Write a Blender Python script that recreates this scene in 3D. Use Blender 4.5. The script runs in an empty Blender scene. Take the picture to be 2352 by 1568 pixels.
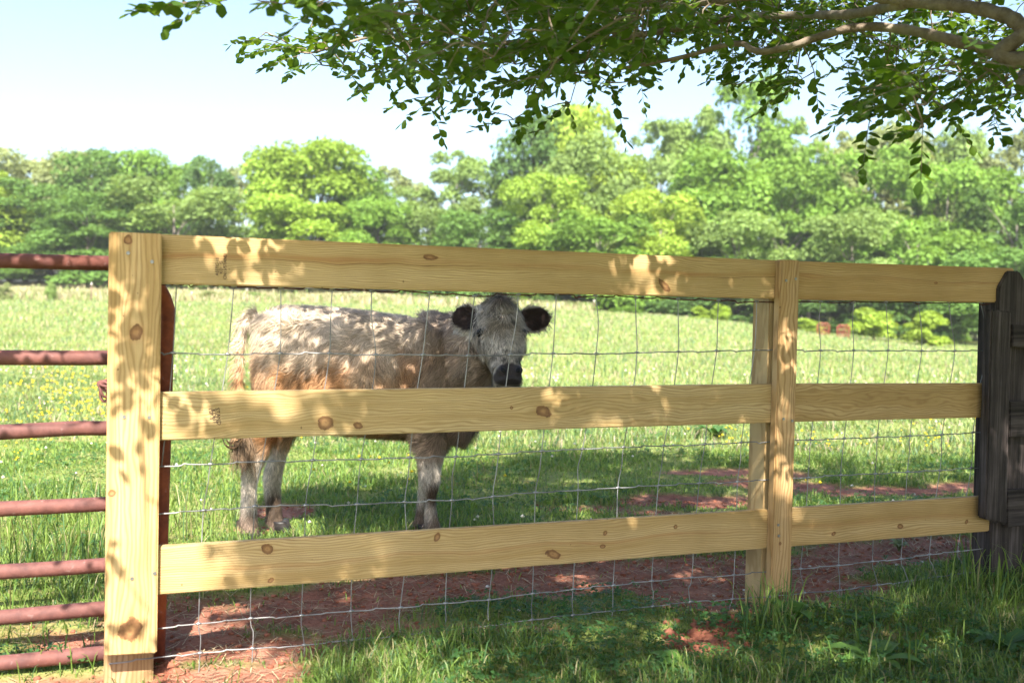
import bpy, bmesh, math, random
import numpy as np
from mathutils import Vector, Matrix

S = bpy.context.scene
COL = S.collection
rng = np.random.default_rng(11)
random.seed(5)

# ------------------------------------------------------------------ camera
CAM_H = 1.05
PITCH = math.atan(82 / 2287.0)
ROLL = 0.0192
F = 2287.0                                    # focal length in 2352-px units
_r0 = np.array((1.0, 0, 0)); _u0 = np.array((0, math.sin(PITCH), math.cos(PITCH)))
_f0 = np.array((0, math.cos(PITCH), -math.sin(PITCH)))
CR = math.cos(ROLL) * _r0 + math.sin(ROLL) * _u0
CU = math.cos(ROLL) * _u0 - math.sin(ROLL) * _r0
CF = _f0
CP = np.array((0, 0, CAM_H))
cd = bpy.data.cameras.new("camera")
cd.lens = 35; cd.sensor_width = 36; cd.clip_start = 0.05; cd.clip_end = 2000
cd.dof.use_dof = True; cd.dof.focus_distance = 3.7; cd.dof.aperture_fstop = 3.0
cam = bpy.data.objects.new("camera", cd); COL.objects.link(cam)
cam.matrix_world = Matrix(((CR[0], CU[0], -CF[0], CP[0]), (CR[1], CU[1], -CF[1], CP[1]),
                           (CR[2], CU[2], -CF[2], CP[2]), (0, 0, 0, 1)))
S.camera = cam

# ------------------------------------------------------------------ light
SUN_TO = np.array((-0.10, 0.92, -1.0)); SUN_TO /= np.linalg.norm(SUN_TO)   # travel direction
SUN_EL = math.asin(-SUN_TO[2])
W = bpy.data.worlds.new("World"); S.world = W; W.use_nodes = True
wt = W.node_tree; wt.nodes.clear()
wo = wt.nodes.new("ShaderNodeOutputWorld"); bg = wt.nodes.new("ShaderNodeBackground")
sk = wt.nodes.new("ShaderNodeTexSky"); sk.sky_type = 'NISHITA'; sk.sun_disc = False
sk.sun_elevation = SUN_EL
sk.sun_rotation = math.atan2(-SUN_TO[0], -SUN_TO[1])
sk.air_density = 1.0; sk.dust_density = 2.4; sk.ozone_density = 1.6
bg.inputs[1].default_value = 0.104
wt.links.new(sk.outputs[0], bg.inputs[0]); wt.links.new(bg.outputs[0], wo.inputs[0])
sl = bpy.data.lights.new("sun", 'SUN'); sl.energy = 5.0; sl.angle = math.radians(0.53); sl.color = (1.0, 0.93, 0.82)
so = bpy.data.objects.new("sun", sl); COL.objects.link(so)
so.rotation_euler = Vector(SUN_TO).to_track_quat('-Z', 'Y').to_euler()
so.location = (2, -6, 12)

S.view_settings.view_transform = 'Standard'; S.view_settings.look = 'None'
S.view_settings.gamma = 1.0; S.view_settings.use_curve_mapping = False
S.view_settings.exposure = 1.8
S.render.engine = 'CYCLES'
S.cycles.max_bounces = 6; S.cycles.transparent_max_bounces = 4
S.cycles.diffuse_bounces = 4; S.cycles.transmission_bounces = 4
S.cycles.sample_clamp_indirect = 6.0

# ------------------------------------------------------------------ helpers
def ray(px, py):
    d = CF + CR * ((px - 1176) / F) + CU * ((784 - py) / F)
    return d
def at_y(px, py, y):
    d = ray(px, py); return CP + d * (y / d[1])
def at_z(px, py, z=0.0):
    d = ray(px, py); return CP + d * ((z - CAM_H) / d[2])
def project(P):
    Q = np.asarray(P) - CP
    zc = Q @ CF
    zs = np.where(np.abs(zc) < 1e-4, 1e-4, zc)
    return 1176 + F * (Q @ CR) / zs, 784 - F * (Q @ CU) / zs, zc

FA = np.array((-0.988, 2.81, 0)); FB = np.array((1.893, 3.88, 0))
A_ = (FB - FA) / np.linalg.norm(FB - FA)          # along the fence
N_ = np.array((A_[1], -A_[0], 0))                 # towards the camera
def on_fence(px, py, off=0.0):
    d = ray(px, py); o = FA + N_ * off
    t = ((o - CP) @ N_) / (d @ N_)
    return CP + d * t
def fence_sz(px, py, off=0.0):
    p = on_fence(px, py, off); return (p - FA) @ A_, p[2]
def fence_pt(s, z, off=0.0):
    p = FA + A_ * s + N_ * off; return np.array((p[0], p[1], z))

def hash2(ix, iy, seed):
    n = (ix.astype(np.int64) * 374761393 + iy.astype(np.int64) * 668265263 + seed * 1442695041) & 0x7fffffff
    n = ((n ^ (n >> 13)) * 1274126177) & 0x7fffffff
    return ((n ^ (n >> 16)) & 0xffff) / 65535.0
def vnoise(x, y, seed=0):
    x = np.asarray(x, float); y = np.asarray(y, float)
    ix = np.floor(x); iy = np.floor(y); fx = x - ix; fy = y - iy
    fx = fx * fx * (3 - 2 * fx); fy = fy * fy * (3 - 2 * fy)
    ix = ix.astype(np.int64); iy = iy.astype(np.int64)
    a = hash2(ix, iy, seed); b = hash2(ix + 1, iy, seed); c = hash2(ix, iy + 1, seed); d = hash2(ix + 1, iy + 1, seed)
    return (a * (1 - fx) + b * fx) * (1 - fy) + (c * (1 - fx) + d * fx) * fy
def fbm(x, y, seed=0, o=4):
    v = 0; a = 0.5; t = 0
    for k in range(o):
        v = v + a * vnoise(np.asarray(x) * 2 ** k, np.asarray(y) * 2 ** k, seed + k * 17); t += a; a *= 0.55
    return v / t
def sstep(a, b, x):
    t = np.clip((x - a) / (b - a), 0, 1); return t * t * (3 - 2 * t)

def mk(name, V, F3=None, F4=None, mat=None, parent=None, col=None, smooth=False, sharp=None):
    """one mesh object from numpy arrays of triangles and quads"""
    me = bpy.data.meshes.new(name)
    V = np.asarray(V, np.float32); n3 = 0 if F3 is None else len(F3); n4 = 0 if F4 is None else len(F4)
    me.vertices.add(len(V)); me.vertices.foreach_set("co", V.ravel())
    lp = []
    if n3: lp.append(np.asarray(F3, np.int32).ravel())
    if n4: lp.append(np.asarray(F4, np.int32).ravel())
    lp = np.concatenate(lp); me.loops.add(len(lp)); me.loops.foreach_set("vertex_index", lp)
    me.polygons.add(n3 + n4)
    st = np.concatenate([np.arange(n3) * 3, n3 * 3 + np.arange(n4) * 4]).astype(np.int32)
    me.polygons.foreach_set("loop_start", st)
    if smooth: me.polygons.foreach_set("use_smooth", np.ones(n3 + n4, bool))
    if col is not None:
        at = me.attributes.new("Col", 'FLOAT_COLOR', 'POINT')
        c = np.ones((len(V), 4), np.float32); c[:, :3] = col
        at.data.foreach_set("color", c.ravel())
    me.update(calc_edges=True)
    if mat: me.materials.append(mat)
    o = bpy.data.objects.new(name, me); COL.objects.link(o)
    if parent: o.parent = parent
    return o

def tag(o, label=None, cat=None, group=None, kind=None):
    if label: o["label"] = label
    if cat: o["category"] = cat
    if group: o["group"] = group
    if kind: o["kind"] = kind
    return o
def empty(name, loc=(0, 0, 0)):
    o = bpy.data.objects.new(name, None); COL.objects.link(o); o.location = loc; o.empty_display_size = 0.2
    return o

def tube(pts, rad, seg=8, cap=True):
    """verts and quads of a tube along a polyline; rad scalar or per point"""
    P = np.asarray(pts, float); n = len(P); R = np.broadcast_to(np.asarray(rad, float), (n,))
    T = np.gradient(P, axis=0); T /= np.linalg.norm(T, axis=1)[:, None] + 1e-9
    ref = np.eye(3)[int(np.argmin(np.abs(T).max(0)))]
    U = np.cross(T, ref); U /= np.linalg.norm(U, axis=1)[:, None] + 1e-9
    Vv = np.cross(T, U)
    a = np.linspace(0, 2 * np.pi, seg, endpoint=False)
    V = P[:, None, :] + R[:, None, None] * (U[:, None, :] * np.cos(a)[None, :, None] + Vv[:, None, :] * np.sin(a)[None, :, None])
    V = V.reshape(-1, 3)
    i = np.arange(n - 1)[:, None] * seg; j = np.arange(seg)[None, :]; j2 = (j + 1) % seg
    Q = np.stack([i + j, i + j2, i + seg + j2, i + seg + j], -1).reshape(-1, 4)
    T3 = np.zeros((0, 3), int)
    if cap:
        V = np.vstack([V, P[:1], P[-1:]]); c0 = n * seg; c1 = c0 + 1
        jj = np.arange(seg); k = (jj + 1) % seg
        T3 = np.vstack([np.stack([k, jj, np.full(seg, c0)], -1),
                        np.stack([(n - 1) * seg + jj, (n - 1) * seg + k, np.full(seg, c1)], -1)])
    return V, T3, Q
class Bag:
    def __init__(s): s.V = []; s.T = []; s.Q = []; s.n = 0; s.C = []
    def add(s, V, T=None, Q=None, col=None):
        V = np.asarray(V, float)
        if T is not None and len(T): s.T.append(np.asarray(T) + s.n)
        if Q is not None and len(Q): s.Q.append(np.asarray(Q) + s.n)
        s.V.append(V); s.n += len(V)
        if col is not None: s.C.append(np.broadcast_to(np.asarray(col, float), (len(V), 3)))
    def tube(s, pts, rad, seg=8, col=None):
        V, T, Q = tube(pts, rad, seg); s.add(V, T, Q, col)
    def build(s, name, mat, parent=None, smooth=True):
        return mk(name, np.vstack(s.V), np.vstack(s.T) if s.T else None, np.vstack(s.Q) if s.Q else None, mat, parent,
                  np.vstack(s.C) if s.C else None, smooth)
def smooth_path(pts, n):
    """Catmull-Rom through points"""
    P = np.asarray(pts, float); P = np.vstack([2 * P[0] - P[1], P, 2 * P[-1] - P[-2]])
    out = []; m = len(P) - 3
    for t in np.linspace(0, m - 1e-6, n):
        i = int(t); u = t - i; p0, p1, p2, p3 = P[i:i + 4]
        out.append(0.5 * (2 * p1 + (p2 - p0) * u + (2 * p0 - 5 * p1 + 4 * p2 - p3) * u * u + (3 * p1 - p0 - 3 * p2 + p3) * u ** 3))
    return np.array(out)

# ------------------------------------------------------------------ node helper
class NT:
    def __init__(s, name):
        s.m = bpy.data.materials.new(name); s.m.use_nodes = True; s.t = s.m.node_tree; s.t.nodes.clear()
        s.out = s.t.nodes.new("ShaderNodeOutputMaterial")
    def n(s, typ, **kw):
        x = s.t.nodes.new(typ)
        for k, v in kw.items(): setattr(x, k, v)
        return x
    def set(s, sock, v):
        if isinstance(v, bpy.types.NodeSocket): s.t.links.new(v, sock)
        elif isinstance(v, (tuple, list)):
            sock.default_value = (*v, 1.0) if len(sock.default_value) == 4 and len(v) == 3 else v
        else: sock.default_value = v
    def math(s, op, a, b=0.0, c=None, clamp=False):
        x = s.n("ShaderNodeMath", operation=op, use_clamp=clamp); s.set(x.inputs[0], a); s.set(x.inputs[1], b)
        if c is not None: s.set(x.inputs[2], c)
        return x.outputs[0]
    def mix(s, f, a, b, mode='MIX'):
        x = s.n("ShaderNodeMix", data_type='RGBA', blend_type=mode)
        s.set(x.inputs[0], f); s.set(x.inputs[6], a); s.set(x.inputs[7], b); return x.outputs[2]
    def ramp(s, f, stops):
        x = s.n("ShaderNodeValToRGB"); e = x.color_ramp.elements
        while len(e) < len(stops): e.new(0.5)
        for k, (p, c) in enumerate(stops):
            e[k].position = p; e[k].color = (*c, 1) if len(c) == 3 else c
        s.set(x.inputs[0], f); return x.outputs[0]
    def noise(s, vec, scale, detail=4, rough=0.55, out=0):
        x = s.n("ShaderNodeTexNoise"); s.set(x.inputs["Vector"], vec); x.inputs["Scale"].default_value = scale
        x.inputs["Detail"].default_value = detail; x.inputs["Roughness"].default_value = rough
        return x.outputs[out]
    def mapping(s, vec, scale=(1, 1, 1), loc=(0, 0, 0)):
        x = s.n("ShaderNodeMapping"); s.set(x.inputs[0], vec); x.inputs[3].default_value = scale; s.set(x.inputs[1], loc)
        return x.outputs[0]
    def coord(s, which="Object"): return s.n("ShaderNodeTexCoord").outputs[which]
    def xyz(s, v):
        x = s.n("ShaderNodeSeparateXYZ"); s.set(x.inputs[0], v); return x.outputs
    def comb(s, a, b, c):
        x = s.n("ShaderNodeCombineXYZ"); s.set(x.inputs[0], a); s.set(x.inputs[1], b); s.set(x.inputs[2], c); return x.outputs[0]
    def bump(s, h, strength=0.3, dist=0.01):
        x = s.n("ShaderNodeBump"); x.inputs["Strength"].default_value = strength; x.inputs["Distance"].default_value = dist
        s.set(x.inputs["Height"], h); return x.outputs[0]
    def bsdf(s, col, rough=0.7, spec=0.3, metal=0.0, normal=None):
        x = s.n("ShaderNodeBsdfPrincipled"); s.set(x.inputs["Base Color"], col); s.set(x.inputs["Roughness"], rough)
        x.inputs["Specular IOR Level"].default_value = spec; s.set(x.inputs["Metallic"], metal)
        if normal is not None: s.set(x.inputs["Normal"], normal)
        return x.outputs[0]
    def done(s, sh): s.t.links.new(sh, s.out.inputs[0]); return s.m
    def leafy(s, col, trans=0.35, tcol=None, rough=0.5, spec=0.3):
        b = s.bsdf(col, rough, spec); t = s.n("ShaderNodeBsdfTranslucent"); s.set(t.inputs[0], tcol if tcol is not None else col)
        x = s.n("ShaderNodeMixShader"); x.inputs[0].default_value = trans
        s.t.links.new(b, x.inputs[1]); s.t.links.new(t.outputs[0], x.inputs[2]); return x.outputs[0]

def attr_mat(name, trans=0.3, rough=0.6, spec=0.2, tint=(1, 1, 1)):
    k = NT(name); a = k.n("ShaderNodeAttribute", attribute_name="Col").outputs[0]
    tc = k.mix(1.0, a, (1.25, 1.15, 0.5), 'MULTIPLY')
    return k.done(k.leafy(a, trans, tc, rough, spec) if trans else k.bsdf(a, rough, spec))

# ------------------------------------------------------------------ ground
HB = np.array([(-900, 700, 0), (0, 688, 1), (300, 690, 1), (900, 700, 0.8), (1300, 712, 0.6), (1600, 729, 0.3), (1900, 768, 0), (2200, 792, 0), (2352, 800, 0), (3300, 840, 0)], float)
def terrain(x, y):
    x = np.asarray(x, float); y = np.asarray(y, float)
    yy = np.maximum(y, 1.0)
    px = np.clip(1176 + F * x / yy, -900, 3300)
    yb = np.interp(px, HB[:, 0], HB[:, 1]); hor = 702 + 0.0192 * (px - 1176)
    hb = CAM_H - (yb - hor) / F * 70.0
    up = np.interp(px, HB[:, 0], HB[:, 2])
    h = hb * sstep(5.5, 74, y) + up * 1.9 * sstep(72, 100, y)
    h = h + (fbm(x * 0.25, y * 0.25, 3) - 0.5) * 0.25 * sstep(8, 25, y)
    h = h - 0.055 * np.exp(-((x + 1.25) / .55) ** 2 - ((y - 2.75) / .5) ** 2)
    h = h + (fbm(x * 1.3, y * 1.3, 5) - 0.5) * 0.05 * sstep(4.2, 5.5, y) + (fbm(x * 3, y * 3, 8) - 0.5) * 0.02
    return h
DIRT = [(430, 1400, .30, .22), (480, 1470, .30, .10), (400, 1530, .30, .12), (300, 1560, .35, .12), (170, 1540, .18, .10), (230, 1450, .16, .10),
        (640, 1390, .30, .17), (800, 1385, .32, .17), (960, 1350, .36, .17), (1120, 1340, .38, .17), (900, 1440, .2, .07), (1150, 1440, .22, .06),
        (1300, 1310, .35, .14), (1480, 1310, .36, .17), (1620, 1315, .36, .20), (1700, 1370, .3, .2), (1560, 1350, .25, .10), (1180, 1340, .3, .12), (1600, 1474, .10, .045),
        (1850, 1290, .4, .2), (2020, 1270, .45, .2), (2180, 1250, .45, .18), (1900, 1340, .28, .12),
        (1670, 1085, .40, .16), (1790, 1112, .40, .15), (1930, 1125, .46, .18), (2100, 1125, .46, .16), (2260, 1120, .4, .15), (1620, 1150, .35, .15), (1500, 1180, .22, .09),
        (640, 1172, .16, .18), (600, 1215, .14, .10), (1350, 1165, .2, .08)]
DW = [(at_z(a, b)[0], at_z(a, b)[1], c, d) for a, b, c, d in DIRT]
def dirt(x, y):
    x = np.asarray(x, float); y = np.asarray(y, float); v = np.zeros_like(x)
    for (cx, cy, rx, ry) in DW:
        v = np.maximum(v, 1.25 - ((x - cx) / (rx * 1.25)) ** 2 * .9 - ((y - cy) / (ry * 1.25)) ** 2 * .9)
    v = v + (fbm(x * 3.2, y * 3.2, 41) - 0.5) * 1.5 + (fbm(x * 9, y * 9, 44) - 0.5) * 0.5
    return sstep(0.12, 0.95, v)
def ground_z(x, y):
    d = dirt(x, y)
    return terrain(x, y) + d * ((fbm(x * 14, y * 14, 61, 3) - 0.5) * 0.035 - 0.012)

def axis(lo, dlo, dhi, hi, step, grow):
    a = [dlo]
    while a[-1] < dhi: a.append(a[-1] + step)
    s = step
    while a[-1] < hi: s *= grow; a.append(a[-1] + s)
    s = step; b = [dlo]
    while b[-1] > lo: s *= grow; b.append(b[-1] - s)
    return np.array(b[:0:-1] + a)
gx = axis(-420, -2.4, 3.4, 420, 0.028, 1.12); gy = axis(-60, 2.0, 6.5, 620, 0.028, 1.11)
GX, GY = np.meshgrid(gx, gy); GZ = ground_z(GX, GY)
nx, ny = len(gx), len(gy)
idx = np.arange(nx * ny).reshape(ny, nx)
Q = np.stack([idx[:-1, :-1], idx[:-1, 1:], idx[1:, 1:], idx[1:, :-1]], -1).reshape(-1, 4)
dm = dirt(GX, GY).ravel()
far = sstep(66, 74, GY).ravel() * sstep(0.25, -0.2, (GX / np.maximum(GY, 1)).ravel())
colm = np.stack([dm, far, np.zeros_like(dm)], -1)
k = NT("pasture_soil")
a = k.n("ShaderNodeAttribute", attribute_name="Col"); ax = k.n("ShaderNodeSeparateColor"); k.t.links.new(a.outputs[0], ax.inputs[0])
P = k.coord("Object")
n1 = k.noise(P, 6, 6); n2 = k.noise(P, 60, 5); n3 = k.noise(P, 0.35, 4); n4 = k.noise(P, 2.2, 5)
red = k.ramp(n1, [(0.3, (0.17, 0.070, 0.046)), (0.5, (0.27, 0.120, 0.082)), (0.72, (0.37, 0.185, 0.130))])
red = k.mix(0.5, red, k.ramp(n2, [(0.35, (0.45, 0.42, 0.4)), (0.65, (1, 1, 1))]), 'MULTIPLY')
red = k.mix(k.math('MULTIPLY', k.math('GREATER_THAN', k.noise(P, 150, 2), 0.66), 0.5), red, (0.42, 0.30, 0.20))
thatch = k.ramp(n4, [(0.3, (0.11, 0.14, 0.035)), (0.5, (0.18, 0.215, 0.065)), (0.7, (0.25, 0.255, 0.11))])
thatch = k.mix(0.6, thatch, k.ramp(n3, [(0.35, (0.75, 0.8, 0.7)), (0.65, (1.15, 1.1, 1.0))]), 'MULTIPLY')
thatch = k.mix(0.5, thatch, k.ramp(n2, [(0.3, (0.5, 0.5, 0.45)), (0.6, (1.1, 1.1, 1.1))]), 'MULTIPLY')
dry = k.ramp(k.noise(P, 0.8, 5), [(0.35, (0.24, 0.23, 0.12)), (0.6, (0.33, 0.29, 0.19))])
c = k.mix(ax.outputs[0], thatch, red); c = k.mix(k.math('MULTIPLY', ax.outputs[1], 0.75), c, dry)
bn = k.bump(k.math('ADD', k.math('MULTIPLY', n2, 0.6), n1), 0.7, 0.02)
M_ground = k.done(k.bsdf(c, 0.95, 0.1, normal=bn))
g = mk("ground", np.stack([GX.ravel(), GY.ravel(), GZ.ravel()], -1), None, Q, M_ground, None, colm, True)
tag(g, kind="structure")

# ------------------------------------------------------------------ pine wood
def pine(name, grain_axis='X', knots=(), band=None, tone=(1, 1, 1), seed=0.0, fine=170.0, fig=1.0):
    k = NT(name); P = k.coord("Object"); X, Y, Z = k.xyz(P)
    L, H = (X, Z) if grain_axis == 'X' else (Z, X)
    Lo = k.math('ADD', L, seed)
    km = None; h = H
    for (kl, kh, r, el, ang) in knots:
        dl = k.math('SUBTRACT', L, kl); dh = k.math('SUBTRACT', H, kh)
        ca, sa = math.cos(ang), math.sin(ang)
        u = k.math('ADD', k.math('MULTIPLY', dl, ca / el), k.math('MULTIPLY', dh, sa / el))
        v = k.math('SUBTRACT', k.math('MULTIPLY', dh, ca), k.math('MULTIPLY', dl, sa))
        d = k.math('SQRT', k.math('ADD', k.math('MULTIPLY', u, u), k.math('MULTIPLY', v, v)))
        dn = k.math('DIVIDE', d, r)
        # the grain swells round the knot
        dw = k.math('SQRT', k.math('ADD', k.math('MULTIPLY', k.math('MULTIPLY', dl, dl), 0.10), k.math('MULTIPLY', dh, dh)))
        e = k.math('POWER', 2.718, k.math('MULTIPLY', -1.0, k.math('POWER', k.math('DIVIDE', dw, r * 1.5), 2.0)))
        h = k.math('SUBTRACT', h, k.math('MULTIPLY', k.math('MULTIPLY', dh, e), 0.72))
        km = (dn if km is None else k.math('MINIMUM', km, dn))
    wv = k.comb(k.math('MULTIPLY', Lo, 2.2), k.math('MULTIPLY', Y, 9.0), k.math('MULTIPLY', h, 9.0))
    warp = k.noise(wv, 1.0, 3)
    hh = k.math('ADD', h, k.math('MULTIPLY', k.math('SUBTRACT', warp, 0.5), 0.06 * fig))
    ph = k.math('SINE', k.math('MULTIPLY', hh, fine * 6.2832))
    ph = k.math('POWER', k.math('ADD', k.math('MULTIPLY', ph, 0.5), 0.5), 2.2)
    vary = k.noise(k.comb(k.math('MULTIPLY', Lo, 0.7), Y, k.math('MULTIPLY', hh, 22.0)), 1.0, 3)
    fib = k.noise(k.comb(k.math('MULTIPLY', Lo, 9.0), Y, k.math('MULTIPLY', h, 420.0)), 1.0, 3, 0.6)
    base = k.ramp(vary, [(0.32, (0.43, 0.292, 0.135)), (0.5, (0.51, 0.368, 0.194)), (0.68, (0.575, 0.435, 0.255))])
    late = k.mix(0.7, base, (0.22, 0.115, 0.038))
    c = k.mix(k.math('MULTIPLY', ph, k.math('MULTIPLY', vary, 1.25)), base, late)
    c = k.mix(0.45, c, k.ramp(fib, [(0.3, (0.68, 0.66, 0.6)), (0.6, (1.06, 1.05, 1.03))]), 'MULTIPLY')
    if band:
        for (bz, bw, amt) in band:
            bd = k.math('ABSOLUTE', k.math('SUBTRACT', hh, bz))
            bm = k.math('SUBTRACT', 1.0, k.math('SMOOTH_MIN', k.math('DIVIDE', bd, bw), 1.0, 0.35), clamp=True)
            run = k.noise(k.comb(k.math('MULTIPLY', Lo, 1.7), bz * 40, 0.0), 1.0, 2); run = k.math('MULTIPLY', k.math('SUBTRACT', run, 0.36), 4.0, clamp=True)
            c = k.mix(k.math('MULTIPLY', k.math('MULTIPLY', bm, amt), run), c, (0.36, 0.165, 0.07) if bw > .004 else (0.10, 0.045, 0.02))
    # dirt, drying blotches and specks
    bl = k.noise(k.mapping(P, (2.5, 6, 2.5) if grain_axis == 'X' else (6, 6, 2.5), (seed, 0, 0)), 1.6, 5)
    c = k.mix(0.55, c, k.ramp(bl, [(0.3, (0.72, 0.70, 0.62)), (0.55, (1, 1, 1)), (0.75, (1.04, 1.02, 0.95))]), 'MULTIPLY')
    sp = k.math('GREATER_THAN', k.noise(k.mapping(P, (60, 60, 60), (seed * 3, 0, 0)), 1.0, 1), 0.775)
    c = k.mix(k.math('MULTIPLY', sp, 0.65), c, (0.12, 0.075, 0.04))
    hgt = k.math('ADD', k.math('MULTIPLY', ph, 0.5), fib)
    if km is not None:
        jag = k.math('ADD', km, k.math('MULTIPLY', k.math('SUBTRACT', k.noise(k.mapping(P, (1, 1, 1), (seed, 0, 0)), 30, 5, 0.65), 0.5), 1.5))
        core = k.math('SUBTRACT', 1.0, k.math('SMOOTH_MIN', jag, 1.0, 0.2), clamp=True)
        halo = k.math('SUBTRACT', 1.0, k.math('MULTIPLY', k.math('SUBTRACT', km, 0.8), 1.3), clamp=True)
        rings = k.math('SINE', k.math('MULTIPLY', jag, 7.0))
        kc = k.ramp(k.math('ADD', k.math('MULTIPLY', rings, 0.5), 0.5), [(0.0, (0.20, 0.10, 0.05)), (0.6, (0.27, 0.145, 0.07)), (1.0, (0.33, 0.19, 0.09))])
        edge = k.math('MULTIPLY', k.math('GREATER_THAN', jag, 0.74), k.math('LESS_THAN', jag, 1.0))
        c = k.mix(k.math('MULTIPLY', halo, 0.30), c, (0.37, 0.19, 0.07))
        c = k.mix(k.math('MULTIPLY', k.math('LESS_THAN', jag, 1.0), 0.92), c, kc)
        c = k.mix(k.math('MULTIPLY', edge, k.math('MULTIPLY', k.math('SUBTRACT', k.noise(P, 60, 2), 0.25), 1.5, clamp=True)), c, (0.07, 0.035, 0.02))
        hgt = k.math('SUBTRACT', hgt, k.math('MULTIPLY', core, 2.5))
    c = k.mix(1.0, c, tone, 'MULTIPLY')
    return k.done(k.bsdf(c, 0.62, 0.25, normal=k.bump(hgt, 0.22, 0.003)))

def old_wood(name, axis_='Z', seed=0.0, tone=(1, 1, 1)):
    k = NT(name); P = k.coord("Object"); X, Y, Z = k.xyz(P)
    sc = (55, 55, 2.4) if axis_ == 'Z' else (2.4, 55, 55)
    f = k.noise(k.mapping(P, sc, (seed, seed * 2, 0)), 1.0, 5, 0.65); b = k.noise(k.mapping(P, (4, 4, 4), (seed, 0, 0)), 1.5, 4)
    c = k.ramp(f, [(0.3, (0.013, 0.011, 0.011)), (0.5, (0.050, 0.041, 0.039)), (0.7, (0.12, 0.10, 0.097))])
    c = k.mix(0.6, c, k.ramp(b, [(0.35, (0.55, 0.5, 0.46)), (0.65, (1.15, 1.1, 1.1))]), 'MULTIPLY')
    c = k.mix(1.0, c, tone, 'MULTIPLY')
    return k.done(k.bsdf(c, 0.85, 0.2, normal=k.bump(f, 0.8, 0.006)))

def board(name, quad, off, thick, parent, matfn, knots=(), inset=0.0, bevel=0.004, zlow=None, **kw):
    """a sawn board: front face through four picture points (tl, tr, br, bl) on the fence plane, built at its real place and thickness"""
    sz = [fence_sz(px, py, off) for px, py in quad]
    s0 = sum(p[0] for p in sz) / 4; z0 = sum(p[1] for p in sz) / 4
    loc = [(s - s0, z - z0) for s, z in sz]
    if zlow is not None:                 # run the two lower corners on below the ground
        (tl, tr, br, bl) = loc
        ext = lambda t, b: (b[0] + (b[0] - t[0]) * ((zlow - z0) - b[1]) / (b[1] - t[1]), zlow - z0)
        loc = [tl, tr, ext(tr, br), ext(tl, bl)]
    bm = bmesh.new(); vs = []
    for yy in (0.0, thick):
        for (s, z) in loc: vs.append(bm.verts.new((s, yy, z)))
    for f in ((0, 3, 2, 1), (4, 5, 6, 7), (0, 1, 5, 4), (2, 3, 7, 6), (1, 2, 6, 5), (0, 4, 7, 3)): bm.faces.new([vs[i] for i in f])
    bmesh.ops.recalc_face_normals(bm, faces=bm.faces)
    bmesh.ops.bevel(bm, geom=bm.edges[:], offset=bevel, segments=2, affect='EDGES')
    me = bpy.data.meshes.new(name); bm.to_mesh(me); bm.free()
    kk = []
    for (px, py, r, el, ang) in knots:
        s, z = fence_sz(px, py, off); r = r * 1.05 / 1000
        kk.append((s - s0, z - z0, r, el, ang) if kw.get('grain_axis', 'X') == 'X' else (z - z0, s - s0, r, el, ang))
    me.materials.append(matfn(name.replace('_', ' ') + " pine" + str(len(bpy.data.materials)), knots=kk, **kw) if matfn is pine else matfn)
    o = bpy.data.objects.new(name, me); COL.objects.link(o)
    p = fence_pt(s0, z0, off)
    o.matrix_world = Matrix(((A_[0], -N_[0], 0, p[0]), (A_[1], -N_[1], 0, p[1]), (0, 0, 1, p[2]), (0, 0, 0, 1)))
    if parent:
        o.parent = parent; o.matrix_parent_inverse = parent.matrix_world.inverted()
    return o

base_l = fence_pt(-0.05, 0, 0)
fence = empty("wooden_fence", base_l); bpy.context.view_layer.update()
tag(fence, "new pine three-rail fence, the pale yellow one standing in front of the calf", "fence")
B1 = board("post_board", [(250, 532), (372, 537), (360, 1500), (240, 1507)], 0.036, 0.036, fence, pine, grain_axis='Z', fine=75, fig=1.3, seed=1.3,
      knots=[(294, 551, 11, 1.1, 0), (314, 764, 17, 1.35, .2), (257, 1132, 10, 1, 0), (298, 1447, 26, 1.3, .3)], tone=(1.06, 1.0, .9))
board("post", [(250, 535), (366, 540), (352, 1540), (238, 1545)], -0.030, 0.135, fence, pine, grain_axis='Z', fine=90, seed=8.1, zlow=-0.3, tone=(.78, .72, .72))
mid_post = board("post", [(1771, 606), (1812, 608), (1786, 1420), (1746, 1420)], -0.030, 0.105, fence, pine, grain_axis='Z', fine=110, seed=4.4, zlow=-0.3, tone=(.98, .98, .95))
board("post_batten", [(1794, 596), (1838, 598), (1816, 1359), (1771, 1360)], 0.036, 0.036, fence, pine, grain_axis='Z', fine=85, fig=1.5, seed=2.2,
      knots=[(1792, 1248, 5, 1.2, .2)], tone=(.92, .82, .74))
rails = []
rails.append(board("rail", [(362, 537.5), (1812, 599), (1806, 687), (362, 652)], 0, 0.028, fence, pine, seed=0.0, fine=170, band=[(0.016, .013, .6), (0.006, .0016, .9)],
      knots=[(989, 591, 9, 2.6, 0), (1525, 655, 11, 3.0, -.75)], tone=(1, .97, .86)))
rails.append(board("rail", [(1818, 599.3), (2330, 616), (2330, 695), (1813, 688)], 0, 0.028, fence, pine, seed=3.7, fine=150, band=[(0.012, .010, .5), (0.016, .0014, .8)],
      knots=[(2150, 650, 4, 2, 0)], tone=(1.0, .92, .78)))
rails.append(board("rail", [(358, 901), (1806, 881.5), (1800, 970), (358, 1012)], 0, 0.028, fence, pine, seed=6.1, fine=110, fig=1.6,
      knots=[(1175, 936, 5, 1, 0), (1248, 945, 17, 1.5, -.35), (748, 970, 19, 1.25, -.4), (823, 977, 10, 1.4, -.3)], tone=(1, 1, .92)))
rails.append(board("rail", [(1812, 881.3), (2320, 880), (2320, 957), (1806, 969)], 0, 0.028, fence, pine, seed=9.3, fine=95, fig=2.4, tone=(.92, .86, .72)))
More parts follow.
